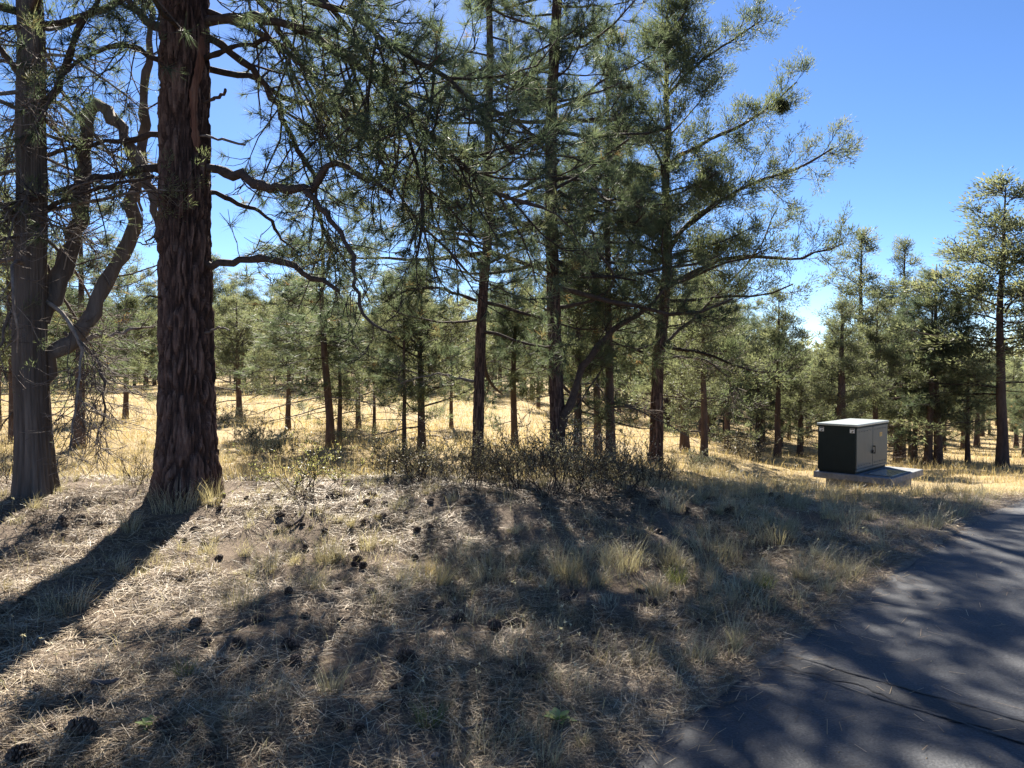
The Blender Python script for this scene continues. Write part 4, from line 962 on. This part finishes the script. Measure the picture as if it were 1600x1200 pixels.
fixed = [(637, 1037, 1.3, 'large open pine cone in the litter at the lower centre'), (640, 1072, .95, 'small pine cone just below the large open one'),
 (775, 985, 1.15, 'left pine cone of a touching pair on the shaded litter'), (806, 984, 1.2, 'right pine cone of a touching pair on the shaded litter'),
 (455, 1020, 1.15, 'pine cone on the near slope, upper of a close pair'), (463, 1042, .95, 'pine cone on the near slope, lower of a close pair'), (130, 1160, 1.35, 'large pine cone near the lower left corner'),
 (38, 1192, 1.3, 'pine cone cut by the bottom edge at the lower left'), (716, 972, 1.0, 'dark pine cone left of the touching pair'), (885, 945, 1.0, 'pine cone on shaded litter left of the path')]
for (px, py, s, lab) in fixed:
    b = GP(px, py); o = link('pine_cone', CM[int(px) % 3]); tag(o, lab, 'pine cone', 'pine cones on the litter')
    s *= .82; o.location = (b[0], b[1], float(H(b[0], b[1])) + .026 * s); o.scale = (s,) * 3; o.rotation_euler = (1.35 + rng.uniform(-.25, .25), rng.uniform(-.4, .4), rng.uniform(0, 6.28))
cnt = 0
while cnt < 150:
    px = rng.uniform(-20, 1250); py = 778 + 420 * rng.random() ** 2.6
    if fbm(px * .008, py * .02, 81, 2) < .42: continue
    b = GP(px, py)
    if edge(b[0], b[1]) < .5: continue
    o = link('pine_cone', CM[cnt % 3])
    where = ('at the top of the bank' if py < 830 else 'halfway down the bank' if py < 930 else 'low on the near slope') + ', ' + \
        next(t for lim, t in [(240, 'left of the huge trunk'), (420, 'below the huge trunk'), (600, 'below the yellow green shrub'), (760, 'below the thicket end'), (960, 'below the dark thicket'), (9999, 'nearest the path')] if px < lim)
    tag(o, 'small brown pine cone ' + where, 'pine cone', 'small pine cones ' + where)
    s = rng.uniform(.5, .8); o.location = (b[0], b[1], b[2] + .018 * s); o.scale = (s,) * 3
    o.rotation_euler = (rng.uniform(.9, 2.0), rng.uniform(-.5, .5), rng.uniform(0, 6.28)); cnt += 1

# grass tufts that stand out
def tuft_mesh(seed, n, L, spread, mat, W=.004, lean=.45):
    rg = np.random.default_rng(seed); g = Geo(); a = rg.uniform(0, 6.283, n); r = spread * np.sqrt(rg.random(n))
    b = np.stack([np.cos(a) * r, np.sin(a) * r, np.full(n, -.015)], -1)
    curved(g, b, a + rg.normal(0, .6, n), rg.uniform(0, lean, n), L * rg.uniform(.5, 1.15, n), np.full(n, W), rg, 0, np.clip(rg.normal(.55, .25, n), 0, 1), 4, .6)
    return g.mesh('grass_tuft', [M[mat]])
TM = {'gold': tuft_mesh(1, 90, .34, .05, 'grass', .0045), 'grey': tuft_mesh(2, 110, .30, .08, 'grass_grey', .004), 'green': tuft_mesh(3, 110, .16, .055, 'grass_green', .004, .7), 'wide': tuft_mesh(4, 140, .26, .16, 'grass_grey', .004), 'yellow': tuft_mesh(5, 120, .22, .08, 'grass_green', .0045)}
tufts = [(672, 905, 'gold', .8, 'bright golden grass tuft lit by the sun, left one of two leaning right'), (690, 915, 'gold', .85, 'bright golden grass tuft lit by the sun, right one of two leaning right'),
 (512, 880, 'grey', 1.0, 'tall grey grass tuft on the bank below the yellow green shrub'), (575, 860, 'grey', .9, 'grey grass tuft at the top of the bank in half shade'),
 (670, 1135, 'green', .9, 'small green grass tuft near the bottom edge'), (1195, 922, 'yellow', .8, 'yellow green grass tuft close to the path on the right'),
 (1058, 915, 'yellow', .95, 'tan and green grass tuft left of the path in partial sun'), (880, 905, 'grey', 1.2, 'grey green grass tuft in the middle of the shaded slope'),
 (770, 905, 'wide', 1.0, 'wide wispy grass tuft in the centre of the slope'), (1120, 870, 'wide', 1.3, 'wide wispy grass tuft uphill of the path'),
 (1215, 850, 'wide', 1.1, 'broad grey grass tuft in front of the concrete pad, left'), (1320, 815, 'wide', .9, 'broad grey grass tuft in front of the concrete pad, right'),
 (290, 1060, 'yellow', .6, 'short yellow grass tuft between two cast shadows'), (515, 1085, 'grey', .75, 'thin upright grass tuft low on the near slope'),
 (275, 800, 'wide', 1.4, 'long dry grass tuft at the foot of the huge trunk'), (330, 790, 'grey', 1.2, 'dry grass tuft at the right foot of the huge trunk'), (205, 830, 'grey', 1.0, 'thin grass tuft standing in the shadow of the huge trunk'), (380, 945, 'wide', .8, 'low dry tuft in the middle of the litter bank'),
 (100, 955, 'wide', .9, 'low wispy tuft inside the long trunk shadow'), (980, 890, 'grey', 1.2, 'grey tuft in the shaded slope below the brush thicket'), (1250, 905, 'grey', .7, 'small dry tuft nearest the path edge')]
for (px, py, k, s, lab) in tufts:
    b = GP(px, py); o = link('grass_tuft', TM[k]); tag(o, lab, 'grass tuft', 'grass tufts standing out on the slope'); o.location = b.tolist(); o.scale = (s,) * 3
    o.rotation_euler = (0, .35 if k == 'gold' else 0, rng.uniform(0, 6.28) if k != 'gold' else .2)

# mullein rosettes
def rosette(px, py, s, lab):
    b = GP(px, py); root = thing('mullein_plant', lab, 'plant', b); rg = np.random.default_rng(int(px))
    for k in range(11):
        g = Geo(); t = np.linspace(0, 1, 6); w_ = .034 * np.sin(np.pi * (t * .82 + .12)) ; w_[-1] = .002
        inner = k / 10; el = .25 + inner * .9; L = .15 * (1 - .35 * inner)
        cx_ = L * t * np.cos(el * (1 - .3 * t)); cz = L * t * np.sin(el) - .02 * t * t
        V = np.stack([np.stack([cx_, -w_, cz + .25 * w_], -1), np.stack([cx_, w_ * 0, cz - .004], -1), np.stack([cx_, w_, cz + .25 * w_], -1)], 1)
        q = [[i * 3 + j, i * 3 + j + 1, i * 3 + j + 4, i * 3 + j + 3] for i in range(5) for j in range(2)]
        g.add(V * s, np.array(q), 0, float(rg.uniform(.2, .9)), True)
        o = g.obj('leaf', M['mullein'], root); o.rotation_euler = (0, 0, k * 2.4 + rg.uniform(-.2, .2)); o.location = (0, 0, .008)
rosette(872, 1130, .58, 'bright green sunlit rosette of broad leaves near the bottom centre')
rosette(234, 1146, .5, 'small grey green rosette of leaves at the lower left')
# sticks, stones and one bleached wood scrap
def stick(name, pts, r, m, lab, cat='stick'):
    p = np.array([[*GP(a, b_)] for a, b_ in pts]); b = p[0].copy(); p = p - b; p[:, 2] += r * 1.2 + .012
    q = resample(p, 10); q[:, 2] += np.abs(rng.normal(0, .004, 10)); g = Geo(); tubes(g, q[None], (r * np.linspace(1, .6, 10))[None], 7, 0, .6, cap=True)
    tag(g.obj(name, M[m], None, b), lab, cat)
stick('fallen_stick', [(722, 1158), (745, 1146), (768, 1134)], .010, 'deadwood', 'pale forked stick on the litter near the bottom centre')
stick('fallen_stick', [(790, 1150), (808, 1140)], .007, 'deadwood', 'short pale stick beside the forked stick')
stick('fallen_stick', [(455, 830), (470, 815), (478, 800)], .014, 'wood', 'dark broken branch piece poking from the top of the bank')
stick('fallen_stick', [(145, 1080), (166, 1082), (186, 1078)], .017, 'deadwood', 'bleached chunk of wood on the lower left litter')
stick('fallen_stick', [(640, 690), (675, 684), (700, 690)], .03, 'deadwood', 'fallen grey log far back in the meadow')
import bmesh
def stone(px, py, s, lab):
    b = GP(px, py); bm = bmesh.new(); bmesh.ops.create_icosphere(bm, subdivisions=2, radius=s)
    for v in bm.verts: v.co = v.co * (1 + .35 * (float(fbm(np.array([v.co.x / s * 1.3 + px]), np.array([v.co.y / s * 1.3 + v.co.z / s]), 5, 2)[0]) - .5)); v.co.z *= .55
    me = bpy.data.meshes.new('stone'); bm.to_mesh(me); bm.free(); me.materials.append(M['stone'])
    o = link('stone', me, None, (b[0], b[1], b[2] + s * .3)); tag(o, lab, 'stone')
stone(1058, 1010, .026, 'pale flat stone on the litter left of the path')
stone(1513, 832, .05, 'small pale stone on the edge of the path at the right')
stone(680, 1188, .02, 'pale chip of stone at the bottom edge')
